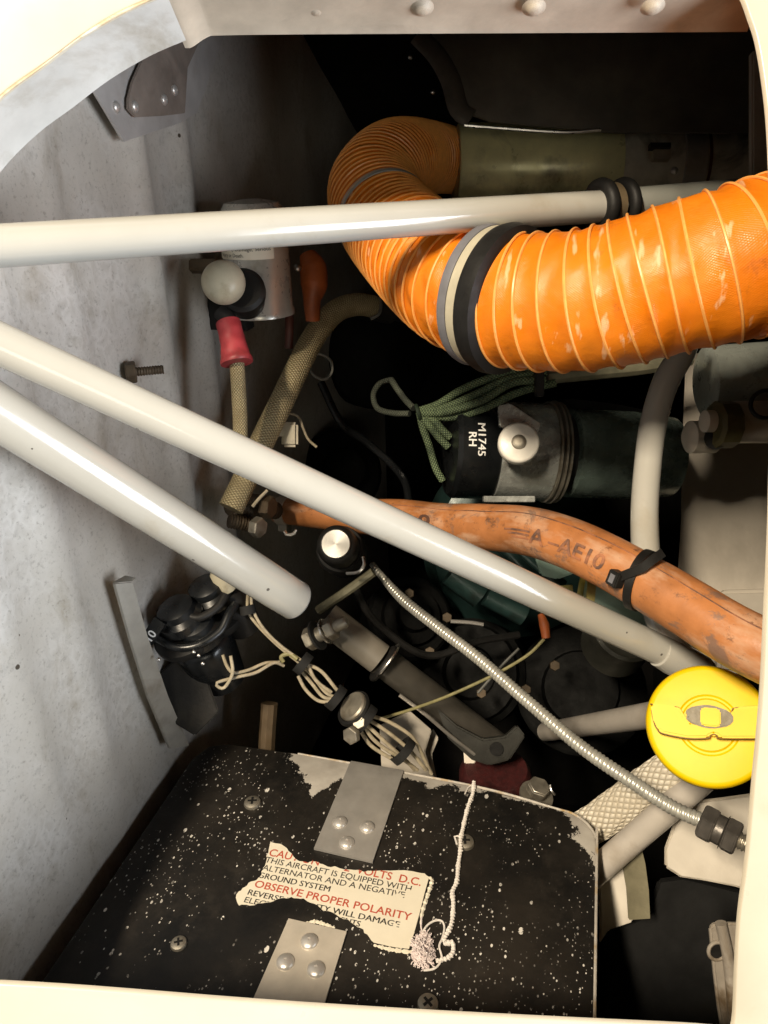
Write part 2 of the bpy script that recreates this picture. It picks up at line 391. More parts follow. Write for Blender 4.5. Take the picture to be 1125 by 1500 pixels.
def lathe(o, ax, prof, segs=32, spin=0, hexr=None):
    """prof: (radius, height) pairs along axis"""
    o = Vector(o); ax = Vector(ax).normalized(); u = ax.orthogonal().normalized()
    ref = dirc(0, 1, 0)
    if abs(ref.dot(ax)) < .95: u = (ref - ax * ref.dot(ax)).normalized()
    w = ax.cross(u); V, Fc = [], []; m = len(prof)
    for r, h in prof:
        for k in range(segs):
            a = 2 * math.pi * k / segs + spin
            V.append(o + ax * h + (u * math.cos(a) + w * math.sin(a)) * max(r, 1e-6))
    for i in range(m - 1):
        for k in range(segs):
            k2 = (k + 1) % segs; Fc.append((i * segs + k, i * segs + k2, (i + 1) * segs + k2, (i + 1) * segs + k))
    if prof[0][0] > 1e-5: Fc.append(tuple(range(segs - 1, -1, -1)))
    if prof[-1][0] > 1e-5: Fc.append(tuple((m - 1) * segs + k for k in range(segs)))
    return V, Fc
def ztorus(o, ax, R, r, segs=40, rs=12, flat=1.0):
    return lathe_closed(o, ax, [(R + r * math.cos(2 * math.pi * k / rs), flat * r * math.sin(2 * math.pi * k / rs)) for k in range(rs)], segs)
def lathe_closed(o, ax, prof, segs=40):
    V, Fc = lathe(o, ax, prof, segs)
    m = len(prof); Fc = [f for f in Fc if len(f) == 4]
    for k in range(segs):
        k2 = (k + 1) % segs; Fc.append(((m - 1) * segs + k, (m - 1) * segs + k2, k2, k))
    return V, Fc
def prism(poly, ext):
    n = len(poly); ext = Vector(ext); V = [Vector(p) for p in poly] + [Vector(p) + ext for p in poly]
    Fc = [tuple(range(n)), tuple(range(2 * n - 1, n - 1, -1))] + [(i, (i + 1) % n, n + (i + 1) % n, n + i) for i in range(n)]
    return V, Fc
def strip(left, right, thick_dir, th):
    """bent sheet: rows of left/right points, thickened"""
    n = len(left); V = []; t = Vector(thick_dir) * th
    for l, r in zip(left, right): V += [Vector(l), Vector(r), Vector(l) + t, Vector(r) + t]
    Fc = []
    for i in range(n - 1):
        a, b = 4 * i, 4 * i + 4
        Fc += [(a, a + 1, b + 1, b), (a + 2, b + 2, b + 3, a + 3), (a, b, b + 2, a + 2), (a + 1, a + 3, b + 3, b + 1)]
    Fc += [(0, 2, 3, 1), (4 * n - 4, 4 * n - 3, 4 * n - 1, 4 * n - 2)]
    return V, Fc
def boxo(c, ex, ey, ez):
    c = Vector(c); V = [c + ex * a + ey * b + ez * d for a in (-1, 1) for b in (-1, 1) for d in (-1, 1)]
    return V, [(0, 1, 3, 2), (4, 6, 7, 5), (0, 4, 5, 1), (2, 3, 7, 6), (0, 2, 6, 4), (1, 5, 7, 3)]
def text2d(body, cut=0.0, bold=0.0, sub=0):
    """flat letters, height of capitals = 1, starting at x=0; returns verts(2d), tris, width"""
    cu = bpy.data.curves.new('t', 'FONT'); cu.body = body; cu.offset = 0 if 'M' in body else bold; cu.resolution_u = 3
    o = bpy.data.objects.new('t', cu); me = bpy.data.meshes.new_from_object(o)
    bm = bmesh.new(); bm.from_mesh(me); bmesh.ops.triangulate(bm, faces=bm.faces)
    if sub: bmesh.ops.subdivide_edges(bm, edges=bm.edges, cuts=sub, use_grid_fill=True); bmesh.ops.triangulate(bm, faces=bm.faces)
    bm.verts.index_update()
    v = [(p.co.x, p.co.y) for p in bm.verts]; f = [tuple(q.index for q in p.verts) for p in bm.faces]
    bm.free(); bpy.data.meshes.remove(me); bpy.data.objects.remove(o); bpy.data.curves.remove(cu)
    x0 = min(p[0] for p in v); x1 = max(p[0] for p in v); h = .729
    return [((p[0] - x0) / h, p[1] / h) for p in v], f, (x1 - x0) / h
def inside(pt, poly):
    x, y = pt; c = False; n = len(poly)
    for i in range(n):
        x1, y1 = poly[i]; x2, y2 = poly[(i + 1) % n]
        if (y1 > y) != (y2 > y) and x < (x2 - x1) * (y - y1) / (y2 - y1) + x1: c = not c
    return c
def px(d): return d / F                      # metres per photo pixel at depth d
CAMZ = dirc(0, 0, 1); CAMX = dirc(1, 0, 0); CAMY = dirc(0, 1, 0); UP = Vector((0, 0, 1)); XW = Vector((1, 0, 0)); YW = Vector((0, 1, 0))
def dome(r, h, n=6):
    return [(r, 0)] + [(r * math.cos(a), h * math.sin(a)) for a in [math.pi / 2 * k / n for k in range(1, n)]] + [(0, h)]
PRIV_G = lathe((0, 0, 0), (0, 0, 1), [(1.5, -.1), (1.15, .1)] + [(math.cos(a), .12 + .55 * math.sin(a)) for a in (.3, .7, 1.1)] + [(0, .67)], 20)
PRIV = raw_mesh('painted_rivet', PRIV_G, FLANGE2)
RIV = raw_mesh('rivet', lathe((0, 0, 0), (0, 0, 1), [(1.0, -.1), (1.0, .08)] + [(math.cos(a), .08 + .52 * math.sin(a)) for a in (.3, .6, .9, 1.2)] + [(.16, .6), (.12, .52), (0, .50)], 24), RIVETM)
def screw_geo():
    cap = lathe((0, 0, 0), (0, 0, 1), [(1, -.1), (1, .10), (.92, .30), (.7, .42), (.45, .48), (0, .48)], 28)
    return cap
SCRW = raw_mesh('screw', screw_geo(), ZINC)
SLOT = raw_mesh('slot', join(boxo((0, 0, .46), Vector((.52, 0, 0)), Vector((0, .13, 0)), Vector((0, 0, .05))), boxo((0, 0, .462), Vector((.13, 0, 0)), Vector((0, .52, 0)), Vector((0, 0, .05)))), BLACK)
def hexnut(o, ax, r, h, hole=None):
    return lathe(o, ax, [(r * .9, 0), (r, h * .12), (r, h * .88), (r * .9, h)], 6)
# ================================================================== SETTING: the bay lining
def camp(x, y, z): return BAS @ Vector((x, y, z))
def skin_at(x, y): return (1 - F * (SB * x - SC * y)) / (SA + 562.5 * SB + 750 * SC)
OX0, OX1, OY0, OY1 = -.40, .46, -.50, .42
def frontpt(x, y, b=0): return camp(x, y, -skin_at(x, y) - b)
fr = [frontpt(OX0, OY0, .003), frontpt(OX1, OY0, .003), frontpt(OX1, OY1, .003), frontpt(OX0, OY1, .003)]
bk = [p + camp(0, 0, -.95) for p in fr]
mk('bay_lining', (fr + bk, [(4, 5, 6, 7), (0, 1, 5, 4), (1, 2, 6, 5), (2, 3, 7, 6), (3, 0, 4, 7)]), LINING, kind='structure', smooth=0)
# ================================================================== COWLING with its access opening
skin_px = [(-75, 1436), (0, 1440), (130, 1448), (370, 1467), (600, 1482), (830, 1494), (1000, 1502), (1050, 1508), (1070, 1520), (1074, 1500), (1078, 1420), (1083, 1339), (1095, 1248), (1103.6, 1148), (1112, 1060), (1117, 988), (1121, 900), (1125, 820), (1129, 700), (1131, 500), (1130, 300), (1126, 190), (1119, 120), (1109, 60), (1098, 25), (1084, -10), (1060, -30), (1000, -34), (700, -34), (430, -34), (300, -32), (245, -12), (185, 14), (120, 52), (60, 97), (0, 142), (-60, 205), (-110, 290), (-135, 400), (-140, 700), (-130, 1100), (-112, 1360)]
skin_px = [p for i, p in enumerate(skin_px) if i != 8]
skin_px[7] = (1060, 1506); 
def rim_to_outer(p):
    a = math.atan2((p.y), (p.x)); c, s_ = math.cos(a), math.sin(a)
    k = min((OX1 + .14 if c > 0 else -OX0 + .14) / max(1e-6, abs(c)), (OY1 + .12 if s_ > 0 else -OY0 + .12) / max(1e-6, abs(s_)))
    return c * k, s_ * k
cow = thing('cowling', onskin(560, 1500), 'cream painted cowling skin framing the open access hole', 'cowling')
def fine(poly, closed=True, n=4):
    out = []; m = len(poly)
    rng = range(m if closed else m - 1)
    for i in rng:
        a = poly[(i - 1) % m] if closed or i else poly[0]; b = poly[i]; c = poly[(i + 1) % m]; d = poly[(i + 2) % m] if closed or i + 2 < m else poly[-1]
        for k in range(n):
            t = k / n
            out.append(tuple(.5 * (2 * b[j] + (c[j] - a[j]) * t + (2 * a[j] - 5 * b[j] + 4 * c[j] - d[j]) * t * t + (3 * b[j] - a[j] - 3 * c[j] + d[j]) * t ** 3) for j in (0, 1)))
    if not closed: out.append(poly[-1])
    return out
hole = fine(skin_px, True, 4)
inv = BAS.transposed()
V, Fc = [], []
rows = 6
for p in hole:
    w0 = onskin(*p); c = inv @ w0; ox, oy = rim_to_outer(c); mid = inv @ onskin(562, 740)
    # rounded lip: back edge, lip front, then flat skin out to the far rim
    rel = Vector((c.x - mid.x, c.y - mid.y)).normalized()
    back = c + Vector((0, 0, -.0022)); r1 = c + Vector((rel.x * .0004, rel.y * .0004, -.0006)); r2 = c + Vector((rel.x * .0014, rel.y * .0014, 0))
    zsk = -skin_at(r2.x, r2.y); r2.z = zsk; out = Vector((ox, oy, -skin_at(ox, oy))); outb = out + Vector((0, 0, -.0022))
    mid1 = r2.lerp(out, .12); mid1.z = -skin_at(mid1.x, mid1.y)
    for q in (back, r1, r2, mid1, out, outb): V.append(BAS @ q)
m = len(hole)
for i in range(m):
    a, b = i * rows, ((i + 1) % m) * rows
    for k in range(rows - 1): Fc.append((a + k, a + k + 1, b + k + 1, b + k))
    Fc.append((a + rows - 1, a, b, b + rows - 1))
mk('skin', (V, Fc), CREAM, cow, smooth=50)
rimw = [onskin(*p) + camp(0, 0, -.0004) for p in fine([(-100, 270), (-60, 205), (0, 142), (60, 97), (120, 52), (185, 14), (245, -12)], False, 30)]
mk('worn_edge', Curve(rimw, .0006, .0015).mesh(8, True, lambda s, t, r: r * (.8 + .5 * math.sin(s * 110) * math.sin(s * 47 + 1))), simple('worn_edge_paint', (.60, .47, .30), .6, var=.3, scale=120, bump=.3, grime=(.80, .74, .62), gcut=(.46, .56)), cow)
# inward flange, two overlapping pieces
def flange(pxs, depth0, depth1, mat, inset, name, curl=.004, th=.0012):
    f = fine(pxs, False, 4); V, Fc = [], []; mid = inv @ onskin(562, 740)
    prof = [(0, depth0), (inset * .3, depth0 + .004), (inset * .6, (depth0 + depth1) / 2), (inset, depth1 - .003), (inset + .0015, depth1)]
    for p in f:
        c = inv @ onskin(*p); rel = Vector((mid.x - c.x, mid.y - c.y)).normalized()
        if p[0] > 245: rel = Vector((0, -1))
        for a, d in prof: V.append(BAS @ (c + Vector((rel.x * a, rel.y * a, -d))))
        for a, d in reversed(prof): V.append(BAS @ (c + Vector((rel.x * (a - th), rel.y * (a - th), -d - .0002))))
    q = 2 * len(prof)
    for i in range(len(f) - 1):
        for k in range(q): Fc.append((i * q + k, i * q + (k + 1) % q, (i + 1) * q + (k + 1) % q, (i + 1) * q + k))
    Fc.append(tuple(range(q))); Fc.append(tuple((len(f) - 1) * q + k for k in range(q)))
    return mk(name, (V, Fc), mat, cow, smooth=45)
flange([(-140, 500), (-135, 400), (-110, 290), (-60, 205), (0, 142), (60, 97), (120, 52), (185, 14), (243, -11)], .002, .0235, FLANGE, .003, 'flange', th=.001)
top_fl = flange([(236, -12), (250, -14), (275, -30), (300, -33), (430, -34), (700, -34), (1000, -34), (1062, -34), (1150, -34)], .002, .0332, FLANGE2, .0005, 'flange')
for (fx, fy) in ((462, 12), (618, 12), (782, 12), (956, 11)):
    place(PRIV, 'rivet', top_fl, P(fx, fy, .3238), dirc(0, -1, .12), scale=.0034)
tab = mk('tab', prism([P(x, y, .334) for x, y in ((238, 8), (300, 2), (296, 40), (276, 44), (262, 50), (248, 52), (243, 40))], camp(0, 0, .0012)), FLANGE, cow, smooth=30, bevel=.0003)
# ================================================================== FIREWALL
fw = thing('firewall', Vector((WALL, .35, LID)), 'pale grey speckled firewall sheet with vertical pressed ribs on the left', 'firewall')
def ymin(z):                                   # just behind the skin
    # SKN.(p-A)=0 with x=WALL
    return (SKN.dot(A_) - SKN.x * WALL - SKN.z * z) / SKN.y + .004
ribs = [(.262, .010, .0036), (.306, .016, .0056), (.362, .010, .0028), (.446, .013, .0062), (.505, .012, .005)]
V, Fc = [], []
NY, NZ = 260, 60
for j in range(NZ + 1):
    z = -.62 + .86 * j / NZ; y0 = ymin(z)
    for i in range(NY + 1):
        y = y0 + (1.0 - y0) * i / NY
        x = WALL
        for ry, rw, rh in ribs:
            yy = ry + .05 * (z + .2) * (-.15)
            g = (y - yy) / rw
            x += rh * math.exp(-g * g * 1.6)
        x += .0006 * math.sin(y * 61 + z * 3) * math.sin(z * 7 + 1.3) + .0005 * math.sin(z * 31 + y * 47)
        x = WALL + (x - WALL) * min(1, max(.12, (z - LID) / .09 + .12))
        V.append(Vector((x, y, z)))
for j in range(NZ):
    for i in range(NY):
        a = j * (NY + 1) + i; Fc.append((a, a + 1, a + NY + 2, a + NY + 1))
mk('sheet', (V, Fc), WALLM, fw, smooth=80)
# ---- riveted gusset at the top of the firewall
gb = thing('gusset_bracket', onwall(190, 180, .004), 'riveted sheet metal gusset hanging at the top left corner of the firewall', 'bracket')
def wallpoly(pts, off, th, name, mat, par, bevel=.0003):
    return mk(name, prism([onwall(x, y, off) for x, y in pts], Vector((th, 0, 0))), mat, par, smooth=30, bevel=bevel)
GUS = simple('gusset_metal', (.52, .50, .48), .42, .35, var=.12, scale=50, bump=.1, grime=(.36, .32, .28), gcut=(.5, .8))
GUS2 = simple('dusty_gusset_metal', (.24, .20, .17), .55, .2, var=.2, scale=50, bump=.2, grime=(.14, .11, .09))
wallpoly([(96, 70), (178, 208), (262, 180), (286, 165), (330, 40), (200, 20)], .0078, .0016, 'plate', GUS, gb)
L_, R_ = [], []
arm_l = [(195, 172), (184, 160), (184, 146), (190, 120), (205, 86), (224, 52), (236, 20)]
arm = mk('arm', prism([onwall(x, y, .0108) for x, y in arm_l + [(300, 0), (290, 60), (272, 100), (268, 166), (235, 170)]], Vector((.0016, 0, 0))), GUS2, gb, smooth=30, bevel=.0004)
for (x, y, o_) in ((170, 157, .0095), (197, 156, .0124), (240, 146, .0124), (255, 132, .0124)):
    place(RIV, 'rivet', gb, onwall(x, y, o_), XW, scale=.0031)
# ---- long angle strip fixed on the firewall
an = thing('angle_strip', onwall(220, 980, .004), 'long narrow grey metal strip leaning on the firewall above the black box', 'strip')
mk('strip', strip([onwall(165, 855, .009), onwall(186, 930, .009), onwall(214, 1020, .009), onwall(246, 1096, .009)], [onwall(190, 853, .014), onwall(212, 930, .014), onwall(243, 1020, .014), onwall(274, 1092, .014)], Vector((1, 0, 0)), .0018), simple('strip_metal', (.34, .32, .28), .45, .25, var=.15, scale=60, bump=.12, grime=(.22, .19, .15)), an, smooth=30)
mk('bent_end', strip([onwall(165, 853, .0092), onwall(183, 843, .010)], [onwall(190, 851, .0142), onwall(196, 846, .018)], Vector((1, 0, 0)), .0016), MATS['strip_metal'], an, smooth=30)
# ---- threaded stud on the firewall
st = thing('stud_bolt', onwall(185, 545, .004), 'short rusty threaded stud with a nut poking out of the firewall', 'bolt')
RUSTY = simple('rusty_metal', (.09, .065, .04), .6, .4, var=.35, scale=140, bump=.4)
o_ = onwall(184, 546, .002); ax = (XW * .86 + YW * .5).normalized()
mk('nut', hexnut(o_, ax, .0066, .006), RUSTY, st, smooth=25)
c = Curve([o_ + ax * .006, o_ + ax * .022], .0026, .0003)
mk('thread', c.mesh(12, True, lambda s, t, r: r * (1 + .10 * math.sin(2 * math.pi * (s / .0016) + t))), RUSTY, st)
# ================================================================== BATTERY BOX
X0, X1, Y0_, Y1_ = WALL + .0135, .0318, .186, .4055
bb = thing('battery_box', Vector(((X0 + X1) / 2, (Y0_ + Y1_) / 2, LID - .2)), 'black battery box with badly chipped paint and a torn caution sticker', 'battery box')
def lidoutline(ins=0.0):
    R_ = .024; pts = [(X0 + ins, Y0_ + ins), (X1 - ins, Y0_ + ins)]
    for k in range(9):
        a = math.pi / 2 * k / 8; pts.append((X1 - ins - R_ + R_ * math.cos(a), Y1_ - .012 - ins - R_ + R_ * math.sin(a)))
    pts += [(-.0527, Y1_ - .004 - ins), (-.18, Y1_ - .002 - ins), (X0 + .018 + ins, Y1_ - .004 - ins), (X0 + .006 + ins, Y1_ - .010 - ins), (X0 + ins, Y1_ - .024 - ins)]
    return pts
lo = lidoutline()
PATCH = (onlid(478, 1120).x - (X0 + X1) / 2, 0)
V, Fc = [], []
ins = [(.0012, -.0225), (0, -.021), (0, -.0025), (.0006, -.0008), (.002, 0)]
for i_, h in ins:
    for x, y in lidoutline(i_): V.append(Vector((x, y, LID + h)))
n = len(lo)
for j in range(len(ins) - 1):
    for k in range(n): Fc.append((j * n + k, j * n + (k + 1) % n, (j + 1) * n + (k + 1) % n, (j + 1) * n + k))
Fc.append(tuple((len(ins) - 1) * n + k for k in range(n)))
LIDM = lidmat(X0 - (X0 + X1) / 2, X1 - (X0 + X1) / 2, (Y1_ - .002) - (Y0_ + Y1_ - .002) / 2)
lid = mk('lid', (V, Fc), LIDM, bb, smooth=40)
mk('case', prism([Vector((x, y, LID - .19)) for x, y in lidoutline(.004)], Vector((0, 0, .172))), SOOT, bb, smooth=30)
RIMM = simple('worn_rim', (.62, .58, .52), .4, .3, var=.2, scale=120, bump=.2, grime=(.50, .33, .12), gcut=(.5, .64))
rimpts = [Vector((x, y, LID - .0012)) for x, y in lidoutline(-.0002)[1:13]]
rimpts = [rimpts[0] + Vector((0, .0, 0))] + rimpts[1:]
cr = Curve(rimpts, .0009, .002); mk('rim', cr.mesh(8), RIMM, bb)
for (x, y, r_, sp) in ((370, 1177, .0058, .3), (262, 1383, .0046, .5), (681, 1235, .0060, .2), (627, 1472, .0056, .9)):
    s_ = place(SCRW, 'screw', lid, onlid(x, y, 0), UP, sp, r_)
    place(SLOT, 'slot', s_, onlid(x, y, 0), UP, 0, 1)
    bpy.data.objects[s_.name].children[0].location = (0, 0, 0)
def strap(name, quad, mat, rv, rr, lab, tail):
    q = [onlid(x, y, .0004) for x, y in quad]   # far-left, far-right, near-right, near-left
    lft = [q[3], q[3].lerp(q[0], .5), q[0]] + [q[0] + Vector(t) for t in tail]
    rgt = [q[2], q[2].lerp(q[1], .5), q[1]] + [q[1] + Vector(t) for t in tail]
    s_ = mk(name, strip(lft, rgt, UP, .0016), mat, bb, smooth=25, label=lab)
    for x, y in rv: place(RIV, 'rivet', s_, onlid(x, y, .0018), UP, random.random(), rr)
    return s_
strap('hold_down_strap', [(512, 1121), (590, 1135), (546, 1265), (460, 1245)], ALU, [(498, 1205), (538, 1212), (508, 1235)], .0049, 'grey metal strap over the rear edge of the lid, three rivets', [(0, .004, -.001), (0, .006, -.006), (0, .006, -.03)])
strap('hold_down_strap', [(423, 1348), (508, 1367), (436, 1600), (330, 1560)], ALU2, [(453, 1380), (418, 1410), (463, 1421)], .0050, 'tan metal strap over the front edge of the lid, three rivets', [])
# ---- torn caution sticker
def cr7(x, y): return 320 + x / 2.8125, 1080 + y / 2.8125
stk = [(215, 430), (236, 438), (255, 440), (282, 458), (300, 478), (318, 502), (345, 512), (370, 518), (392, 512), (420, 522), (450, 534), (480, 532), (520, 546), (560, 548), (600, 556), (640, 552), (680, 550), (740, 549), (800, 553), (850, 562), (868, 576), (850, 640), (830, 720), (808, 800), (785, 872), (730, 866), (680, 856), (640, 846), (620, 822), (600, 806), (585, 786), (560, 772), (535, 752), (500, 742), (470, 722), (430, 714), (405, 690), (380, 682), (350, 664), (330, 664), (300, 658), (270, 662), (240, 668), (215, 680), (180, 684), (150, 692), (115, 690), (85, 694), (72, 662), (84, 636), (100, 622), (125, 600), (150, 592), (165, 580), (178, 566), (182, 548), (192, 530), (200, 500), (205, 480)]
stk2 = []
for i, p in enumerate(stk):
    q = stk[(i + 1) % len(stk)]; stk2.append(p)
    if not (20 <= i <= 26): stk2.append(((p[0] + q[0]) / 2 + random.uniform(-5, 5), (p[1] + q[1]) / 2 + random.uniform(-5, 5)))
swl = [onlid(*cr7(*p), .0002) for p in stk2]
sticker = mk('caution_sticker', prism(swl, Vector((0, 0, .00025))), PAPER, bb, smooth=20)
pol2 = [(p.x, p.y) for p in swl]
mask_blobs = [((742, 660), 14), ((793, 640), 9), ((728, 776), 8), ((500, 545), 13)]
mb = [((onlid(*cr7(*c)).x, onlid(*cr7(*c)).y), r * 1.2 / 2.8125 * px(.47)) for c, r in mask_blobs]
def sticker_line(body, p0, p1, cap, mat, sub=2, bold=.006):
    v, f, w = text2d(body, bold=bold, sub=sub)
    a = onlid(*cr7(*p0), .0004); b = onlid(*cr7(*p1), .0004); u = (b - a); Ln = u.length; u.normalize(); t = UP.cross(u)
    top = onlid(*cr7(p0[0], p0[1] - cap), .0004); hgt = abs((top - a).dot(t))
    pts = [a + u * (x / w * Ln) + t * (y * hgt) + Vector((0, 0, .0001)) for x, y in v]
    if 'M' in body:                              # second impression, a hair to the side, thickens the strokes
        n0 = len(pts); pts += [p + u * .00022 + Vector((0, 0, .00004)) for p in pts]; f = f + [tuple(i + n0 for i in q) for q in f]
    keep = []
    for q in f:
        c = (pts[q[0]] + pts[q[1]] + pts[q[2]]) / 3
        if not inside((c.x, c.y), pol2): continue
        if any((c.x - m[0][0]) ** 2 + (c.y - m[0][1]) ** 2 < m[1] ** 2 for m in mb): continue
        keep.append(q)
    used = sorted({i for q in keep for i in q}); ix = {k: i for i, k in enumerate(used)}
    mk('lettering', ([pts[k] for k in used], [tuple(ix[i] for i in q) for q in keep]), mat, sticker, smooth=0)
sticker_line('CAUTION  –  12  VOLTS  D.C.', (205, 487), (832, 613), 32, INKR, bold=.014)
sticker_line('THIS AIRCRAFT IS EQUIPPED WITH', (190, 514), (792, 637), 25, INKK)
sticker_line('ALTERNATOR AND A NEGATIVE', (178, 546), (765, 662), 25, INKK)
sticker_line('GROUND SYSTEM', (160, 577), (455, 637), 25, INKK)
sticker_line('OBSERVE PROPER POLARITY', (145, 616), (792, 756), 32, INKR, bold=.014)
sticker_line('REVERSE POLARITY WILL DAMAGE', (118, 648), (742, 784), 25, INKK)
sticker_line('ELECTRICAL', (104, 679), (330, 727), 25, INKK)
sticker_line('COMPONENTS', (345, 730), (580, 781), 25, INKK)
for seg in ([(868, 578), (880, 590), (862, 650), (840, 720), (834, 770)], [(640, 856), (700, 872), (780, 884), (800, 880)], [(360, 765), (400, 760), (440, 772), (480, 786)]):
    ps = [onlid(*cr7(*p), .0004) for p in seg]
    c = Curve(ps, [.0006] + [.0011] * (len(ps) - 2) + [.0006], .001)
    mk('sticker_residue', c.mesh(6, True, lambda s, t, r: r * (1 + .5 * math.sin(s * 2300) * math.sin(s * 911)), flat=(1, 1)), PAPER, bb)
# ---- frayed string lying on the lid
def c8(x, y, h=.0012): return onlid(560 + x / 3.309, 1080 + y / 3.309, h)
sg = thing('string', c8(350, 700), 'knotted white string with a pinkish tuft lying over the black box lid', 'string')
main = [(440, 215), (438, 270), (418, 330), (404, 380), (390, 440), (384, 490), (376, 540), (366, 620), (357, 700), (337, 750), (346, 800), (341, 880), (330, 930), (300, 975), (312, 1000), (345, 995), (346, 1040), (320, 1070), (265, 1085)]
pts = [c8(x + random.uniform(-5, 5), y, .0028 if 430 < y < 560 else .0012) for x, y in main]
cv = Curve(pts, .00058, .0006)
st_g = []
for ph in (0, 2.1, 4.2):
    st_g.append(poly_tube([cv.surf(d * cv.len / 500, ph + d * .62, .0003 * math.sin(d * .9) + .0004 * math.sin(d * .083) ** 8) for d in range(501)], .00058, 6))
mk('strand', join(*st_g), STRING, sg)
loop = [(195, 945), (215, 915), (240, 895), (270, 886), (293, 895), (301, 925), (290, 975), (276, 1010), (284, 1045), (288, 1075), (268, 1110), (240, 1125), (200, 1130)]
mk('loose_loop', Curve([c8(x, y, .0016) for x, y in loop], .0006, .001).mesh(6), STRING, sg)
mk('frayed_end', poly_tube([c8(440, 225), c8(415, 245), c8(400, 275)], .0004, 5), STRING, sg)
mk('frayed_end', (poly_tube([c8(385, 485, .003), c8(365, 478, .004), c8(350, 480, .003), c8(362, 520, .002)], .0006, 5)), STRING, sg)
tg = []
for k in range(520):
    a = random.uniform(0, 6.28); rr = random.random() ** .5
    x = 200 + 50 * rr * math.cos(a) + random.uniform(-6, 6); y = 1030 + 88 * rr * math.sin(a)
    pl = []; dx, dy = random.uniform(-20, 20), random.uniform(-26, 26); h0 = .0005 + .009 * (1 - rr) * random.random()
    for j in range(6):
        pl.append(c8(x + dx * j / 5 + random.uniform(-5, 5), y + dy * j / 5 + random.uniform(-5, 5), h0 + random.uniform(0, .0015)))
    tg.append(poly_tube(pl, .00028, 4))
tg.append(poly_tube([c8(190, 870), c8(188, 920), c8(195, 960), c8(200, 1000)], .0005, 5))
mk('tuft', join(*tg), TUFTM, sg)['kind'] = 'stuff'
# ================================================================== WHITE MOUNT TUBES
G_T = 'white engine mount tubes'
def tube(name, a, b, r, mat, label, par=None, cat='tube', group=G_T, step=.004):
    c = Curve([a, a.lerp(b, .5), b], r, step)
    o = mk(name, c.mesh(36), mat, par, smooth=45)
    if not par: tagit(o, label, cat, group)
    return o
tube('mount_tube', P(-150, 370, .308), P(905, 301, .446), .0088, TUBE, 'white tube running nearly level across the top, in front of the orange duct')
T2a, T2b = P(-150, 434, .302), P(1010, 972, .446)
mt = thing('mount_tube', (T2a + T2b) / 2, 'long slanting white tube ending behind the yellow cap, with a bent branch', 'tube', G_T)
mk('straight_tube', Curve([T2a, T2a.lerp(T2b, .5), T2b], .0088, .004).mesh(36), TUBE, mt, smooth=45)
brp = [(1012, 470, .500), (1000, 515, .495), (975, 560, .490), (957, 620, .485), (948, 690, .480), (944, 760, .472), (948, 830, .462), (962, 895, .452), (985, 945, .446), (1012, 978, .444)]
mk('bent_branch', Curve([P(*p) for p in brp], .0083, .004).mesh(32), TUBE, mt, smooth=45)
wl_ = lathe(P(1003, 972, .443), (T2b - T2a).normalized(), [(.0085, -.02), (.0098, -.012), (.0102, 0), (.0098, .012), (.0085, .016)], 30); mk('weld_bead', wl_, TUBE, mt)
c3a, c3b = P(-150, 510, .312), P(432, 879, .468)
t3 = thing('mount_tube', (c3a + c3b) / 2, 'thickest white tube on the left, ending in a rounded cut end above the wiring', 'tube', G_T)
ax3 = (c3b - c3a).normalized()
mk('straight_tube', lathe(c3a, ax3, [(.0122, 0)] + [(.0122, (c3b - c3a).length * k / 12) for k in range(1, 13)] + [(.0117, (c3b - c3a).length + .0014), (.0105, (c3b - c3a).length + .0022), (.004, (c3b - c3a).length + .0024), (0, (c3b - c3a).length + .0024)], 40), TUBE, t3, smooth=45)
# ---- level tube continuing behind the clamp, its shade put into a greyer paint
tube('mount_tube', P(925, 298, .452), P(1160, 276, .500), .0088, simple('shaded_tube_paint', (.40, .41, .37), .34, var=.08, scale=30, bump=.05), 'white tube section in shade-toned grey paint right of the black rubber clamp, behind the orange duct')
# ---- cushioned clamp at its end
cc = thing('cushion_clamp', P(893, 300, .446), 'black rubber cushion clamp on the right end of the level white tube', 'clamp')
ta = (P(905, 301, .446) - P(0, 360, .328)).normalized()
mk('rubber_ring', ztorus(P(880, 302, .443), ta, .0112, .0042, 40, 12, 1.0), BLACK, cc)
mk('rubber_ring', ztorus(P(912, 300, .450), ta, .0112, .0040, 40, 12, .9), BLACK, cc)
mk('band', lathe(P(893, 301.3, .4455), ta, [(.011, -.004), (.0125, -.003), (.0125, .003), (.011, .004)], 36), simple('brown_band', (.16, .12, .07), .5, .2, scale=120), cc)
# ================================================================== ORANGE DUCT
dpts = [(800, 262, .90), (740, 252, .83), (690, 242, .76), (636, 232, .68), (580, 238, .60), (548, 276, .552), (563, 318, .520), (610, 370, .480), (664, 415, .445), (720, 436, .424), (790, 444, .408), (880, 438, .392), (980, 412, .378), (1090, 384, .366), (1200, 352, .372)]
dc = Curve([P(*p) for p in dpts], [.026, .026, .027, .0285, .031, .032, .0325, .0338, .0345, .0350, .0355, .0360, .0363, .0366, .0368], .0011)
du = thing('flexible_duct', P(800, 430, .40), 'large ribbed orange flexible air duct curving across the upper right', 'duct')
pit = [(0, .0060), (.50, .0062), (.60, .0068), (.66, .0058), (.72, .0070), (.79, .0098), (1, .0116)]
def pitch(u):
    for (a, x), (b, y) in zip(pit, pit[1:]):
        if u <= b: return x + (y - x) * (u - a) / (b - a)
    return pit[-1][1]
PH = [0.0]
for i in range(1, 4001): PH.append(PH[-1] + dc.len / 4000 / (pitch((i - .5) / 4000) * (1 + .14 * math.sin(i * .021) + .10 * math.sin(i * .0093 + 1))))
def phase(d):
    x = min(max(d / dc.len, 0), 1) * 4000; i = min(int(x), 3999); return PH[i] + (PH[i + 1] - PH[i]) * (x - i)
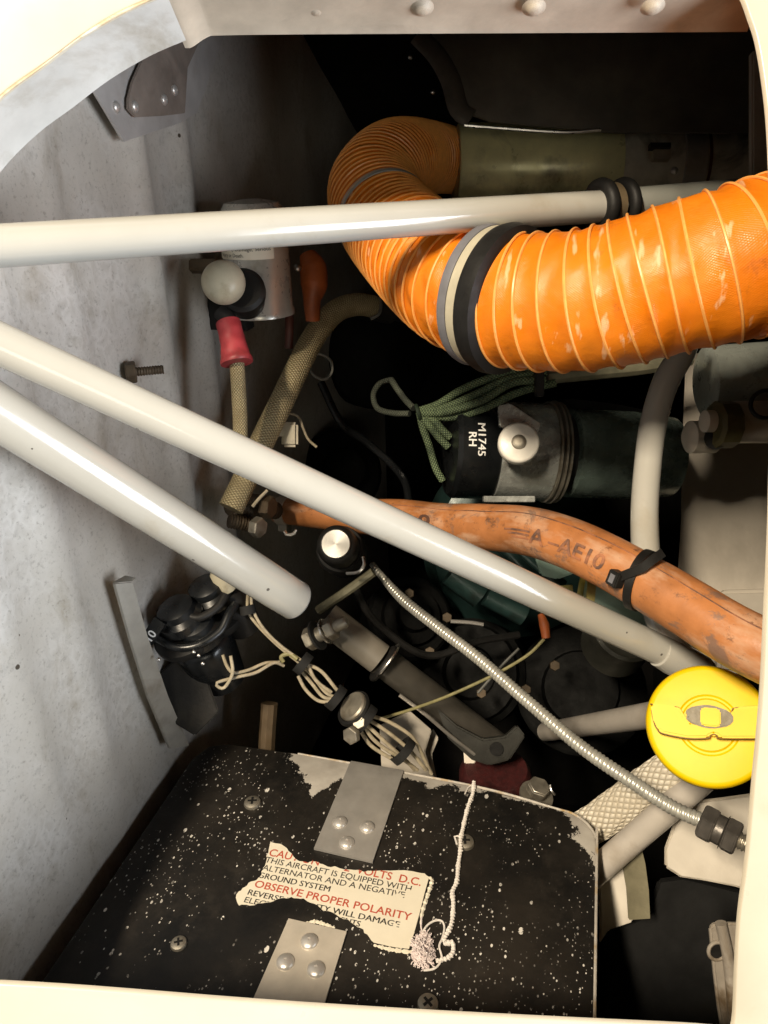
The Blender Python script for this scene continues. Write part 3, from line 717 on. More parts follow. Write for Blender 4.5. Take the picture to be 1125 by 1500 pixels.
def rduct(s, th, r):
    f = (phase(s) - th / (2 * math.pi)) % 1.0
    u = s / dc.len; soft = .0013 if u < .5 else .0010
    b = math.sin(math.pi * f) ** .6
    wr = .0007 * math.sin(th * 5 + s * 90) * math.sin(s * 260 + th * 2) + (.0012 * math.sin(th * 3 + s * 55) * math.sin(th * 7 - s * 340) if .63 < u < .78 else 0)
    return r - soft * b + wr * b
mk('sleeve', dc.mesh(110, False, rduct), DUCT, du, smooth=80)
mk('rib_cord', dc.wire(0, phase, .00075, 6, per=64, off=.0001), DUCTW, du)
# light strip of tape around the far part
def ring_on(curve, d, w, off, th, segs=64, ph=0):
    V, Fc = [], []
    prof = [(-w / 2, off), (-w / 2, off + th), (w / 2, off + th), (w / 2, off)]
    p, t, u, wv, r = curve.frame(d)
    return lathe_closed(p, t, [(r + b, a) for a, b in prof], segs)
def near_d(curve, pt): return min(range(curve.n + 1), key=lambda i: (curve.p[i] - pt).length) / curve.n * curve.len
mk('tape_band', ring_on(dc, near_d(dc, P(568, 322, .517)), .0045, -.0002, .0009), TAPE, du)
# ---- collar where the duct passes the tube
d_c = near_d(dc, P(722, 434, .422))
co = thing('duct_collar', dc.frame(d_c)[0], 'black and tan collar clamped round the orange duct below the level tube', 'collar')
p, t, u, w, r = dc.frame(d_c)
mk('rubber_ring', lathe_closed(p - t * .0066, t, [(r - .001, -.0030), (r + .0030, -.0027), (r + .0036, 0), (r + .0030, .0027), (r - .001, .0030)], 72), GREYRUB, co)
mk('rubber_ring', lathe_closed(p + t * .0082, t, [(r - .001, -.0060), (r + .0042, -.0054), (r + .0052, -.002), (r + .0044, .0044), (r - .001, .0062)], 72), BLACK, co)
mk('metal_band', lathe_closed(p, t, [(r - .001, -.0038), (r + .0026, -.0037), (r + .0026, .0026), (r - .001, .0028)], 72), TAN_BAND, co)
# ================================================================== BROWN-ORANGE HOSE
hp = [(405, 748, .615), (440, 750, .605), (520, 756, .585), (590, 760, .56), (650, 768, .535), (710, 772, .505), (770, 777, .475), (830, 795, .448), (890, 822, .425), (950, 856, .405), (1010, 892, .388), (1070, 928, .373), (1130, 958, .360), (1230, 1003, .345)]
hc = Curve([P(*p) for p in hp], [.0095, .0112, .0130, .0143, .0148, .0150, .0150, .0150, .0150, .0150, .0150, .0150, .0150, .0150], .003)
ho = thing('rubber_hose', P(800, 790, .46), 'thick worn orange brown hose with dark print crossing behind the slanted tube', 'hose')
mk('tube', hc.mesh(48, True, lambda s, t, r: r * (1 + .012 * math.sin(s * 80 + t) + .01 * math.sin(t * 2 + s * 37))), HOSE, ho, smooth=70)
# moulded seam along the hose
def th_cam(curve, d, ang=0):
    """angle on the tube that faces the camera, plus ang (toward image-up positive)"""
    p, t, u, w, r = curve.frame(d); v = (-p).normalized(); v = (v - t * v.dot(t)).normalized()
    side = t.cross(v)                                  # across the tube in view
    if side.dot(CAMY) < 0: sg_ = -1
    else: sg_ = 1
    dirv = v * math.cos(ang) + side * sg_ * math.sin(ang)
    return math.atan2(dirv.dot(w), dirv.dot(u))
seam = [hc.surf(d, th_cam(hc, d, .62 + .10 * math.sin(d * 9)), .00015) for d in [hc.len * (.18 + .8 * k / 120) for k in range(121)]]
mk('seam_line', poly_tube(seam, .00035, 5), INKH, ho)
def hose_text(body, q0, q1, ang, hgt, mat, bold=.02, rot=0, curve=hc, par=None, name='lettering', off=.0006):
    v, f, w = text2d(body, bold=bold, sub=2)
    d0, d1 = near_d(curve, q0), near_d(curve, q1)
    if rot:
        v = [(-y * 1.0, x) for x, y in v] if rot > 0 else [(y, -x) for x, y in v]
        x0 = min(p[0] for p in v); x1 = max(p[0] for p in v); y0 = min(p[1] for p in v); y1 = max(p[1] for p in v)
        v = [((p[0] - x0) / (x1 - x0), (p[1] - y0) / (y1 - y0)) for p in v]; w = 1
    pts = []
    for x, y in v:
        d = d0 + (d1 - d0) * x / w; p_, t_, u_, w_, r_ = curve.frame(d)
        pts.append(curve.surf(d, th_cam(curve, d, ang + y * hgt / r_), off))
    mk(name, (pts, f), mat, par or ho, smooth=0)
hose_text('–AE10', P(830, 798, .448), P(910, 835, .42), -.42, .0085, INKH)
hose_text('A', P(803, 788, .46), P(823, 794, .45), -.45, .0092, INKH)
hose_text('9', P(631, 766, .54), P(645, 768, .53), -.35, .0105, simple('dark_hose_ink', (.09, .04, .025), .6, bump=0))
# wing bars left of the A
wb = []
for k, (a, b) in enumerate(((766, 802), (774, 802), (784, 802))):
    da, db = near_d(hc, P(a, 777, .476)), near_d(hc, P(b, 788, .46)); an_ = -.02 - k * .14
    top = [hc.surf(da + (db - da) * i / 8, th_cam(hc, da + (db - da) * i / 8, an_), .0006) for i in range(9)]
    bot = [hc.surf(da + (db - da) * i / 8, th_cam(hc, da + (db - da) * i / 8, an_ - .07), .0006) for i in range(9)]
    wb.append((top + bot, [(i, i + 1, 10 + i, 9 + i) for i in range(8)]))
mk('wing_emblem', join(*wb), INKH, ho, smooth=0)
# hose clamp at the far end
hcl = thing('hose_clamp', P(418, 749, .61), 'small dull hose clamp at the left end of the brown hose', 'clamp')
p, t, u, w, r = hc.frame(.008); mk('band', lathe_closed(p, t, [(r + .0002, -.0042), (r + .0014, -.0042), (r + .0014, .0042), (r + .0002, .0042)], 36), ALU2, hcl)
mk('screw_housing', boxo(p - CAMY * (r + .003), t * .004, u.cross(t) * .004, CAMY * .003), ZINC, hcl, bevel=.0006)
# ---- cable tie
d_t = near_d(hc, P(940, 850, .408)); p, t, u, w, r = hc.frame(d_t); tt = (t + CAMY * .10 + CAMX * .25).normalized()
tie = thing('cable_tie', p, 'black plastic cable tie fastening the brown hose to the bent white branch', 'cable tie')
mk('loop', lathe_closed(p, tt, [(r + .0006, -.0024), (r + .0018, -.0022), (r + .0018, .0022), (r + .0006, .0024)], 48), BLACK, tie)
hd = hc.surf(d_t - .004, th_cam(hc, d_t, -.35), .0025)
vd = (hd - p).normalized(); ex = t; ey = vd.cross(t).normalized()
mk('head', boxo(hd, ex * .0034, ey * .0042, vd * .0030), BLACK, tie, bevel=.0006)
mk('pawl_window', boxo(hd + vd * .0030, ex * .0014, ey * .0024, vd * .0003), GREYRUB, tie)
tl = [hd + vd * .001, P(940, 832, .390), P(955, 820, .389), P(971, 809, .392)]
tdir = (tl[-1] - tl[0]).normalized(); tw = tdir.cross(CAMZ).normalized() * .0023
mk('tail', strip([q - tw for q in tl], [q + tw for q in tl], CAMZ, .0010), BLACK, tie, smooth=40)
# ================================================================== YELLOW FILLER CAP
CAPAX = dirc(-.35, .335, .88); cc0 = P(1038, 1062, .395); cu_ = (CAMY - CAPAX * CAMY.dot(CAPAX)).normalized(); cx_ = cu_.cross(CAPAX).normalized()
fc = thing('oil_filler', cc0 - CAPAX * .02, 'round yellow filler cap with a raised handle bar at the right edge', 'filler cap')
nk = fc
R = 88 * px(.395)
mk('cap_body', lathe(cc0, CAPAX, [(R * .96, -.0145), (R * .985, -.0135), (R * .985, -.008), (R, -.0065), (R, -.0035), (R * .975, -.0012), (R * .94, -.0002), (R * .90, 0), (R * .50, 0), (R * .47, -.0009), (R * .44, -.0009), (R * .41, .0003), (0, .0003)], 96), YELLOW, fc, smooth=35)
def cp(x, y, h): # photo pixel offsets on the cap face, from the crop at 725,760
    X_ = (725 + x / 2.8125 - 1038) * px(.395); Y_ = -(760 + y / 2.8125 - 1062) * px(.395)
    return cc0 + cx_ * X_ + cu_ * Y_ + CAPAX * h
bar = [(655, 792), (668, 788), (755, 790), (772, 800), (790, 828), (812, 850), (935, 845), (958, 815), (968, 785), (985, 772), (1090, 756), (1104, 770), (1104, 878), (1085, 886), (925, 903), (912, 893), (898, 889), (884, 896), (876, 906), (800, 915), (705, 906), (684, 892), (668, 860)]
mk('handle_bar', prism([cp(x, y, .0002) for x, y in bar], CAPAX * .0072), YELLOW, fc, smooth=40, bevel=.0018)
ey_ = [(800, 830)] + [(880 + 92 * math.cos(a) * (1 if abs(math.cos(a)) > .6 else .86), 822 - 46 * math.sin(a)) for a in [math.pi - 2 * math.pi * k / 24 for k in range(1, 24)]]
mk('worn_outline', poly_tube([cp(x, y, .0026) + Vector() for x, y in fine(bar, True, 3)], .0003, 5), simple('brown_wear', (.22, .13, .02), .6, bump=0), fc)
mk('worn_outline', poly_tube([cp(x, y, .0070) for x, y in fine(bar[12:23], False, 3)], .0003, 5), MATS['brown_wear'], fc)
mk('hub_washer', prism([cp(x, y, .0060) for x, y in ey_], CAPAX * .0026), simple('worn_hub_metal', (.17, .145, .095), .5, .1, var=.3, scale=120, bump=.2), fc, smooth=30, bevel=.0005)
mk('square_peg', prism([cp(x, y, .0078) for x, y in ((848, 798), (858, 788), (915, 788), (924, 798), (924, 852), (914, 862), (858, 862), (848, 852))], CAPAX * .0026), YELLOW, fc, smooth=30, bevel=.0007)
mk('rim_line', lathe_closed(cc0, CAPAX, [(R * .985, -.0142), (R * 1.0, -.0150), (R * .985, -.0158)], 72), BLACK, fc)
# neck and wire rings under the cap
mk('neck', lathe(cc0 - CAPAX * .016, -CAPAX, [(R * .90, 0), (R * .90, .012), (R * .62, .02), (R * .6, .12)], 48), DARKM, nk)
for h, k_ in ((.022, .93), (.0265, .96)):
    mk('wire_ring', ztorus(cc0 - CAPAX * h, CAPAX, R * k_, .0009, 64, 8), STEEL, nk)
# ================================================================== CONTROL CABLE (spring conduit)
kp = [(545, 826, .600), (560, 845, .592), (590, 878, .575), (640, 918, .548), (700, 964, .520), (770, 1025, .490), (850, 1093, .462), (930, 1148, .438), (985, 1183, .424), (1030, 1203, .415)]
kc = Curve([P(*p) for p in kp], [.0024, .0028, .0040, .0040, .0040, .0040, .0040, .0040, .0040, .0040], .0004)
ca = thing('control_cable', P(760, 1015, .49), 'silver spiral wound control cable running diagonally down to the right', 'cable')
def rspring(s, th, r):
    f = ((s / .0027) - th / (2 * math.pi)) % 1.0; return r * (.80 + .24 * math.sqrt(max(0, 1 - (2 * f - 1) ** 2)))
mk('sheath', kc.mesh(16, True, rspring), CONDUIT, ca, smooth=75)
e0 = P(1026, 1201, .416); ea = (P(1100, 1240, .402) - e0).normalized()
FERR = simple('dark_ferrule_metal', (.11, .10, .09), .4, .5, var=.3, scale=90, bump=.3)
mk('ferrule', hexnut(e0, ea, .0098, .0082), FERR, ca, smooth=25, bevel=.0004)
mk('ferrule', lathe(e0, ea, [(.0078, .008), (.0078, .012), (.0095, .0125)], 24), FERR, ca)
mk('ferrule', hexnut(e0 + ea * .0125, ea, .0095, .0075), FERR, ca, smooth=25, bevel=.0004)
th_ = Curve([e0 + ea * .018, e0 + ea * .05], .0042, .0003); mk('threaded_end', th_.mesh(14, True, lambda s, t, r: r * (1 + .1 * math.sin(2 * math.pi * s / .0018 + t))), ZINC, ca)
exec_more = True
# ================================================================== MOTOR UNIT with printed black end cap
mo = P(790, 662, .62); MAX_ = dirc(1, -.03, -.12)
mu = thing('motor_unit', mo, 'dark cylindrical motor with M1745 RH printed on its black end, under the orange duct', 'motor')
def mlen(xpx): return (xpx - 790) * px(.62)
Rm = 74 * px(.62)
mk('end_cap', lathe(mo, MAX_, [(Rm * .6, mlen(652)), (Rm * .90, mlen(655)), (Rm * .97, mlen(661)), (Rm * .97, mlen(712)), (Rm * .93, mlen(716))], 64), BLACKM, mu)
mk('body', lathe(mo, MAX_, [(Rm * .9, mlen(716)), (Rm * .96, mlen(718)), (Rm * .96, mlen(796)), (Rm * .90, mlen(800))], 64), GREY_CAST, mu)
for a, b, k in ((797, 802, 1.0), (804, 809, 1.02), (811, 816, 1.0)):
    mk('band', lathe(mo, MAX_, [(Rm * .9, mlen(a)), (Rm * k, mlen(a + 1)), (Rm * k, mlen(b - 1)), (Rm * .9, mlen(b))], 64), ZINC, mu)
mk('coupling', lathe(mo, MAX_, [(Rm * .78, mlen(816)), (Rm * .78, mlen(830))], 48), BLACK, mu)
mk('rear_housing', lathe(mo, MAX_, [(Rm * .80, mlen(829)), (Rm * .88, mlen(833)), (Rm * .88, mlen(930)), (Rm * .80, mlen(990))], 64), simple('dark_teal_housing', (.15, .20, .18), .26, .3, var=.35, scale=50, bump=.25, grime=(.025, .025, .022)), mu)
mk('foot_rail', boxo(P(745, 731, .575), CAMX * .019, CAMY * .0022, CAMZ * .004), GREY_CAST, mu, bevel=.0004)
mk('upper_lug', prism([P(x, y, .575) for x, y in ((728, 596), (745, 592), (790, 622), (784, 640), (730, 626))], CAMZ * .006), GREY_CAST, mu, bevel=.0008)
mk('line', Curve([P(832, 650, .60), P(870, 651, .60), P(915, 651, .60)], .0012, .004).mesh(8), ZINC, mu)  # thin rod put in as the highlight along the rear housing
# printed letters wrapped on the end cap, reading downward
def motor_text(body, xc, ytop, ybot, cap):
    v, f, w = text2d(body, bold=.02, sub=1); pts = []
    if 'M' in body: n0 = len(v); v = v + [(x + .05, y + .0) for x, y in v]; f = f + [tuple(i + n0 for i in q) for q in f]
    else: n0 = len(v)
    u0 = (CAMZ - MAX_ * CAMZ.dot(MAX_)).normalized(); v0 = (CAMY - MAX_ * CAMY.dot(MAX_) - u0 * CAMY.dot(u0)).normalized()
    for x, y in v:
        ypx = ytop + (ybot - ytop) * x / w; a = math.asin(max(-1, min(1, (662 - ypx) / 74 / .97)))
        pts.append(mo + MAX_ * (mlen(xc) + y * cap * px(.57)) + (u0 * math.cos(a) + v0 * math.sin(a)) * (Rm * .97 + (.0005 if len(pts) < n0 else .0006)))
    mk('lettering', (pts, f), INKW, mu, smooth=0)
motor_text('M1745', 681, 632, 676, 12)
motor_text('RH', 668, 645, 664, 12)
bt = P(760, 648, .545); bax = dirc(-.10, .12, 1)
bo = mk('button', lathe(bt, bax, [(.0142, -.010), (.0146, -.0085), (.0146, -.0010), (.0138, .0006), (.0125, .0012), (0, .0014)], 56), WHITEP, mu, smooth=40)
mk('stem', lathe(bt - bax * .03, bax, [(.008, 0), (.008, .021)], 24), DARKM, mu)
sc_ = place(SCRW, 'screw', bo, bt + bax * .0013, bax, .4, .0053)
# ================================================================== GREEN BRAIDED WIRES
gw = thing('wire_bundle', P(620, 600, .60), 'green braided wires knotted beside the motor and running up to the duct', 'wires')
kn = (613, 604, .595)
for pts in ([kn, (650, 597, .585), (700, 575, .57), (745, 555, .56), (800, 545, .555)], [kn, (655, 603, .583), (705, 585, .568), (750, 562, .556), (800, 556, .552)],
            [kn, (640, 592, .590), (680, 571, .578), (730, 549, .566), (790, 540, .56)], [kn, (660, 612, .588), (705, 598, .575), (760, 576, .562), (815, 560, .555)],
            [kn, (620, 625, .597), (630, 655, .60), (640, 685, .603), (648, 704, .606)], [kn, (628, 620, .594), (643, 640, .592), (655, 655, .594)], [kn, (634, 616, .592), (648, 630, .59), (660, 642, .592)]):
    q = [(x + random.uniform(-2, 2), y + random.uniform(-2, 2), d) for x, y, d in pts]
    mk('wire', Curve([P(*t) for t in q], .0030, .002).mesh(10), BRAIDG, gw)
mk('wire', Curve([P(*t) for t in [(600, 606, .61), (575, 605, .62), (553, 598, .63), (547, 578, .64), (556, 562, .645), (572, 556, .65)]], .0024, .002).mesh(10), BRAIDD, gw)
mk('wire', Curve([P(*t) for t in [(606, 598, .61), (594, 586, .62), (582, 570, .63), (573, 556, .64)]], .0026, .002).mesh(10), BRAIDD, gw)
mk('wire_tie', ztorus(P(*kn), dirc(.9, .3, .1), .0055, .0016, 24, 8), BRAIDG, gw)
mk('retaining_clip', boxo(P(790, 556, .545), CAMX * .003, CAMY * .012, CAMZ * .003), BLACK, gw, bevel=.0006)
# ================================================================== SILVER CANISTER on the firewall
cb = P(383, 462, .535); Rc = 47 * px(.535)
cn = thing('relay_canister', cb, 'silver metal canister with a small warning label, behind the level tube', 'canister')
mk('can', lathe(cb, UP, [(Rc * .9, 0), (Rc * 1.04, .001), (Rc * 1.04, .004), (Rc * .99, .0055), (Rc * .99, .066), (Rc * .8, .073), (Rc * .3, .075)], 56), simple('can_metal', (.56, .54, .48), .3, .45, var=.12, scale=60, bump=.1, grime=(.3, .26, .18), gcut=(.58, .75)), cn, smooth=40)
def arc_patch(z0, z1, a0, a1, off, m=16):
    V = []; 
    for k in range(m + 1):
        a = a0 + (a1 - a0) * k / m; d_ = Vector((math.sin(a), -math.cos(a), 0))
        V += [cb + d_ * (Rc + off) + UP * z0, cb + d_ * (Rc + off) + UP * z1]
    return V, [(2 * k, 2 * k + 2, 2 * k + 3, 2 * k + 1) for k in range(m)]
wl = mk('warning_label', arc_patch(.0395, .0485, -1.25, .95, .0003), PAPER, cn, smooth=60)
for body, z, a0, a1 in (('Property Damage, Serious', .0450, -.80, .85), ('Injury or Death.', .0412, -.80, .05)):
    v, f, w = text2d(body, sub=0)
    pts = []
    for x, y in v:
        a = a0 + (a1 - a0) * x / w; d_ = Vector((math.sin(a), -math.cos(a), 0)); pts.append(cb + d_ * (Rc + .0006) + UP * (z + y * .0024))
    mk('lettering', (pts, f), INKK, wl, smooth=0)
mk('clip', boxo(P(298, 390, .51), CAMX * .009, CAMY * .004, CAMZ * .004), RUSTY, cn, bevel=.001)
mk('wall_foot', boxo(P(330, 440, .545), XW * .018, YW * .006, UP * .02), SOOT, cn, bevel=.001)
# ivory ball knob
bk_ = P(327, 413, .475); 
ik = thing('ball_knob', bk_, 'round ivory plastic cap in front of the silver canister', 'knob')
rb = 32 * px(.475)
ia = dirc(.05, .1, 1)
mk('knob', lathe(bk_, ia, [(rb * .96, -rb * .35), (rb, -rb * .15), (rb, 0)] + [(rb * math.cos(a), rb * .8 * math.sin(a)) for a in [math.pi / 2 * k / 8 for k in range(1, 8)]] + [(0, rb * .8)], 48), IVORY, ik)
mk('collar', lathe(bk_ + CAMX * .010 - ia * .013, ia, [(rb * .9, -.02), (rb * 1.08, -.004), (rb * 1.08, 0), (rb * .9, .002)], 40), BLACK, ik)
# red sleeve with braided lead
rl = thing('braided_lead', P(346, 530, .49), 'thin olive braided lead with a red terminal sleeve below the ivory cap', 'cable')
rc_ = Curve([P(334, 472, .492), P(341, 500, .490), P(347, 532, .489)], [.0078, .0080, .0098], .001)
mk('sleeve', rc_.mesh(28, True, lambda s, t, r: r * (1 + .10 * math.exp(-((s - rc_.len * .93) / .002) ** 2) + .04 * math.sin(s * 700) * math.sin(t * 2))), RED, rl)
mk('terminal', Curve([P(322, 455, .49), P(333, 466, .49), P(337, 476, .49)], .0055, .002).mesh(12), DARKM, rl)
mk('lead', Curve([P(347, 530, .492), P(350, 580, .496), P(352, 630, .50), P(350, 680, .51)], .0048, .002).mesh(14), BRAIDO, rl)
# orange boot
ob_ = thing('rubber_boot', P(457, 420, .56), 'orange rubber terminal boot right of the silver canister', 'boot')
oc = Curve([P(450, 372, .56), P(458, 392, .56), P(460, 418, .56), P(457, 440, .56), P(458, 470, .565)], [.0060, .0100, .0098, .0064, .0052], .001)
mk('boot', oc.mesh(24), ORBOOT, ob_)
mk('terminal_screw', lathe(P(436, 392, .553), dirc(.2, .3, 1), dome(.003, .002), 16), STEEL, ob_)
mk('lead', Curve([P(424, 460, .57), P(424, 480, .57), P(423, 510, .575)], .0032, .002).mesh(10), simple('dark_red_lead', (.10, .03, .02), .5), ob_)
# ================================================================== OLIVE BRAIDED HOSE
bhp = [(560, 452, .63), (525, 446, .61), (492, 456, .595), (462, 490, .580), (438, 535, .565), (412, 590, .553), (385, 645, .545), (360, 700, .540), (338, 745, .535)]
bhc = Curve([P(*p) for p in bhp], .0088, .002)
bh = thing('braided_hose', P(430, 560, .56), 'thick olive braided hose arching down behind the slanted white tube', 'hose')
mk('hose', bhc.mesh(28), BRAIDO, bh)
mk('end_fitting', lathe(P(556, 452, .625), (bhc.p[0] - bhc.p[8]).normalized(), [(.010, -.006), (.0105, .002), (.0105, .012), (.007, .014), (.007, .03)], 20), DARKM, bh)
# fittings where the two hoses meet, left end
ft = thing('pipe_fitting', P(368, 745, .54), 'pair of grimy threaded fittings left of the brown hose end', 'fitting')
for (a, b, r_) in (((338, 742, .55), (405, 748, .60), .0065), ((336, 762, .55), (375, 770, .56), .0055), ((352, 730, .55), (398, 738, .57), .0050)):
    A, B = P(*a), P(*b); c = Curve([A, B], r_, .0006)
    mk('stub', c.mesh(14, True, lambda s, t, r: r * (1 + .07 * math.sin(s * 3000))), RUSTY, ft)
mk('nut', hexnut(P(372, 771, .548), dirc(1, -.2, .6), .0075, .007), ZINC, ft, smooth=25)
mk('nut', hexnut(P(385, 742, .560), dirc(1, -.1, .4), .0085, .008), RUSTY, ft, smooth=25)
# small loose wires
def loose(name, pts, r, mat, label, step=.0015):
    o = mk(name, Curve([P(*p) for p in pts], r, step).mesh(8), mat); tagit(o, label, 'wire', 'small loose wires'); return o
loose('loose_wire', [(455, 522, .60), (470, 519, .60), (484, 528, .60), (486, 545, .60), (475, 556, .60), (460, 550, .60), (454, 540, .60)], .0011, simple('grey_wire', (.22, .22, .2), .5), 'small grey wire curled into a ring right of the olive hose')
loose('loose_wire', [(412, 612, .57), (425, 606, .57), (438, 612, .57), (445, 630, .57), (452, 644, .57), (464, 655, .57)], .0010, WIREW, 'short pale wire hooking out from behind the olive braided hose')
loose('loose_wire', [(370, 742, .53), (380, 730, .53), (392, 718, .53)], .0012, WIREW, 'short pale wire end between the grimy fittings and the slanted tube')
loose('loose_wire', [(556, 425, .62), (558, 445, .615), (555, 460, .61), (543, 467, .61)], .0013, simple('dim_grey_wire', (.14, .14, .13), .5), 'dim grey wire bent around the far end of the olive hose')
loose('loose_wire', [(560, 1052, .56), (600, 1040, .55), (650, 1022, .54), (700, 1000, .535), (740, 980, .53), (775, 958, .53), (797, 936, .53)], .0011, WIREO, 'thin olive wire rising from the beige wires to a small orange terminal')
tm = mk('terminal_tag', Curve([P(800, 935, .53), P(797, 915, .532), P(792, 900, .535)], [.003, .0036, .0022], .001).mesh(10), ORBOOT); tagit(tm, 'small orange terminal at the upper end of the thin olive wire', 'terminal')
# small grey clip near hose
gc = thing('wire_clip', P(425, 640, .56), 'small pale plastic clip beside the olive hose above the slanted tube', 'clip')
mk('clip_body', boxo(P(425, 637, .562), CAMX * .006, CAMY * .009, CAMZ * .004), IVORY, gc, bevel=.002)
mk('clip_tongue', boxo(P(410, 633, .560), CAMX * .005, CAMY * .003, CAMZ * .003), IVORY, gc, bevel=.001)
# ================================================================== BLACK KNOB WITH SILVER TOP
kb = P(492, 797, .54); ka = dirc(-.04, .16, 1)
sk = thing('sensor_knob', kb, 'black round plug with a shiny silver disc on top, below the slanted tube', 'plug')
def spun():
    b = MB('spun_aluminium', .42, 1); tg_ = N(b.nt, 'ShaderNodeTangent', direction_type='RADIAL', axis='Z'); b.L(tg_.outputs[0], b.b.inputs['Tangent'])
    b.col((.30, .295, .28)); b.b.inputs['Anisotropic'].default_value = .7
    b.bump(b.noise(1, 2, .5, vec=b.stretch((900, 40, 40))), .05, .0003); return b.m
DISCM = raw_mesh('silver_disc', lathe((0, 0, 0), (0, 0, 1), [(.0104, -.001), (.0104, .0012), (.0098, .0016), (.005, .0016), (0, .0016)], 44), spun(), 30)
place(DISCM, 'silver_disc', sk, kb, ka)
mk('body', lathe(kb, ka, [(.0148, -.03), (.0148, -.014), (.0142, -.012), (.0142, -.0055), (.0135, -.003), (.0118, -.0012), (.0104, -.0006)], 48), BLACK, sk, smooth=35)
mk('wire_bail', Curve([P(508, 840, .545), P(525, 838, .54), P(533, 828, .54), P(532, 816, .543)], .0013, .001).mesh(8), STEEL, sk)
mk('base', lathe(kb - ka * .03, -ka, [(.017, 0), (.019, .01), (.018, .05)], 24), SOOT, sk)
# ================================================================== BLACK SOLENOID on the firewall
so = P(285, 895, .50)
sl = thing('solenoid', so, 'cluster of black rubber capped terminals low on the firewall, right of the narrow strip', 'solenoid')
sa = dirc(-.25, .75, .6)
mk('body', lathe(P(296, 940, .53), sa, [(.016, -.040), (.020, -.014), (.021, 0), (.019, .004), (.016, .006)], 40), BLACKM, sl, smooth=35)
mk('flange_ring', lathe(P(272, 925, .515), sa, [(.0215, -.006), (.0225, -.003), (.0225, 0), (.017, .003)], 40), BLACK, sl, smooth=35)
mk('flange_ring', lathe(P(318, 902, .53), sa, [(.0175, -.006), (.0185, -.003), (.0185, 0), (.014, .003)], 40), BLACK, sl, smooth=35)
for (x, y, d, r_) in ((258, 894, .503, .0135), (302, 862, .518, .0130), (284, 915, .51, .0150)):
    mk('terminal_cap', lathe(P(x, y, d), sa, [(r_ * 1.15, -.012), (r_ * 1.15, -.005), (r_ * .92, -.002), (r_ * .9, .003), (r_ * .6, .0055), (0, .006)], 32), BLACKM, sl, smooth=35)
mk('rubber_boot', lathe(P(335, 875, .525), sa, [(.012, -.03), (.013, -.01), (.010, 0), (.006, .004)], 20), BLACK, sl)
mk('lead', Curve([P(232, 935, .505), P(258, 948, .50), P(290, 945, .50), P(322, 925, .505), P(335, 900, .51), P(345, 885, .515)], .0030, .002).mesh(10), BLACKM, sl)
mk('lead', Curve([P(262, 895, .50), P(290, 905, .50), P(318, 890, .505), P(330, 872, .51)], .0028, .002).mesh(10), BLACK, sl)
mk('terminal_nut', lathe(P(325, 845, .515), sa, [(.007, -.01), (.007, .004), (.004, .008)], 12), IVORY, sl)
mk('mounting_lug', prism([P(x, y, .535) for x, y in ((232, 985), (262, 960), (300, 985), (320, 1040), (285, 1075), (245, 1050))], dirc(.3, 0, 1) * .006), DARKM, sl, bevel=.001)
v, f, w = text2d('10', bold=.02); p0 = P(222, 940, .490); u0 = dirc(.55, .83, 0); v0 = dirc(-.83, .55, .0)
mk('mark', ([p0 + u0 * x * .0055 + v0 * y * .0055 for x, y in v], f), INKW, sl, smooth=0)
mk('mark_plate', boxo(p0 + u0 * .006 + v0 * .003 - CAMZ * .0022, u0 * .008, v0 * .0042, CAMZ * .002), BLACKM, sl)
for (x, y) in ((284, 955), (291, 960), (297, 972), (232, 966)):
    mk('glint_bead', lathe(P(x, y, .497 if x > 240 else .488), CAMZ, dome(.0014, .0012, 4), 12), STEEL, sl)  # tiny steel domes added as glints
# ================================================================== BEIGE WIRE LOOM
lm = thing('wire_loom', P(470, 990, .53), 'beige wires tied into a loom running down to the rear edge of the battery box', 'wires')
def wires(ptsl, r=.0019, m=WIREW, jit=2):
    r *= .62
    for pts in ptsl:
        q = [(x + random.uniform(-jit, jit), y + random.uniform(-jit, jit), d) for x, y, d in pts]
        mk('wire', Curve([P(*t) for t in q], r, .002).mesh(9), m, lm)
wires([[(362, 860, .52), (364, 895, .52), (378, 915, .52), (408, 945, .522), (440, 972, .525)], [(368, 862, .517), (370, 892, .517), (386, 918, .517), (414, 948, .52), (446, 970, .523)]], .0017)
wires([[(338, 960, .50), (341, 985, .50), (333, 1005, .50), (322, 1008, .50), (318, 1000, .50), (345, 992, .505), (375, 984, .51), (400, 972, .515), (415, 976, .52)], [(327, 958, .505), (333, 974, .505), (342, 984, .505), (365, 982, .51), (390, 970, .515), (408, 970, .52)]], .0018)
wires([[(440, 972, .525), (458, 990, .525), (478, 1012, .523), (492, 1022, .52)], [(446, 970, .523), (470, 985, .521), (492, 1008, .52), (500, 1016, .52)], [(450, 974, .52), (464, 996, .52), (484, 1016, .52)],
       [(436, 990, .528), (450, 1012, .528), (468, 1026, .525), (490, 1028, .522)], [(438, 978, .526), (455, 1000, .526), (474, 1020, .524), (488, 1024, .522)]], .0020)
wires([[(530, 1050, .52), (555, 1062, .52), (580, 1082, .522), (602, 1100, .525), (625, 1128, .53)], [(532, 1062, .517), (548, 1082, .518), (566, 1100, .52), (590, 1110, .523), (612, 1128, .53)],
       [(536, 1046, .52), (566, 1054, .52), (596, 1074, .522), (610, 1090, .525), (634, 1134, .535)], [(528, 1068, .52), (540, 1088, .52), (560, 1104, .52), (575, 1112, .52)], [(534, 1056, .515), (552, 1074, .516), (576, 1096, .518), (600, 1118, .525), (606, 1130, .53)]], .0021)
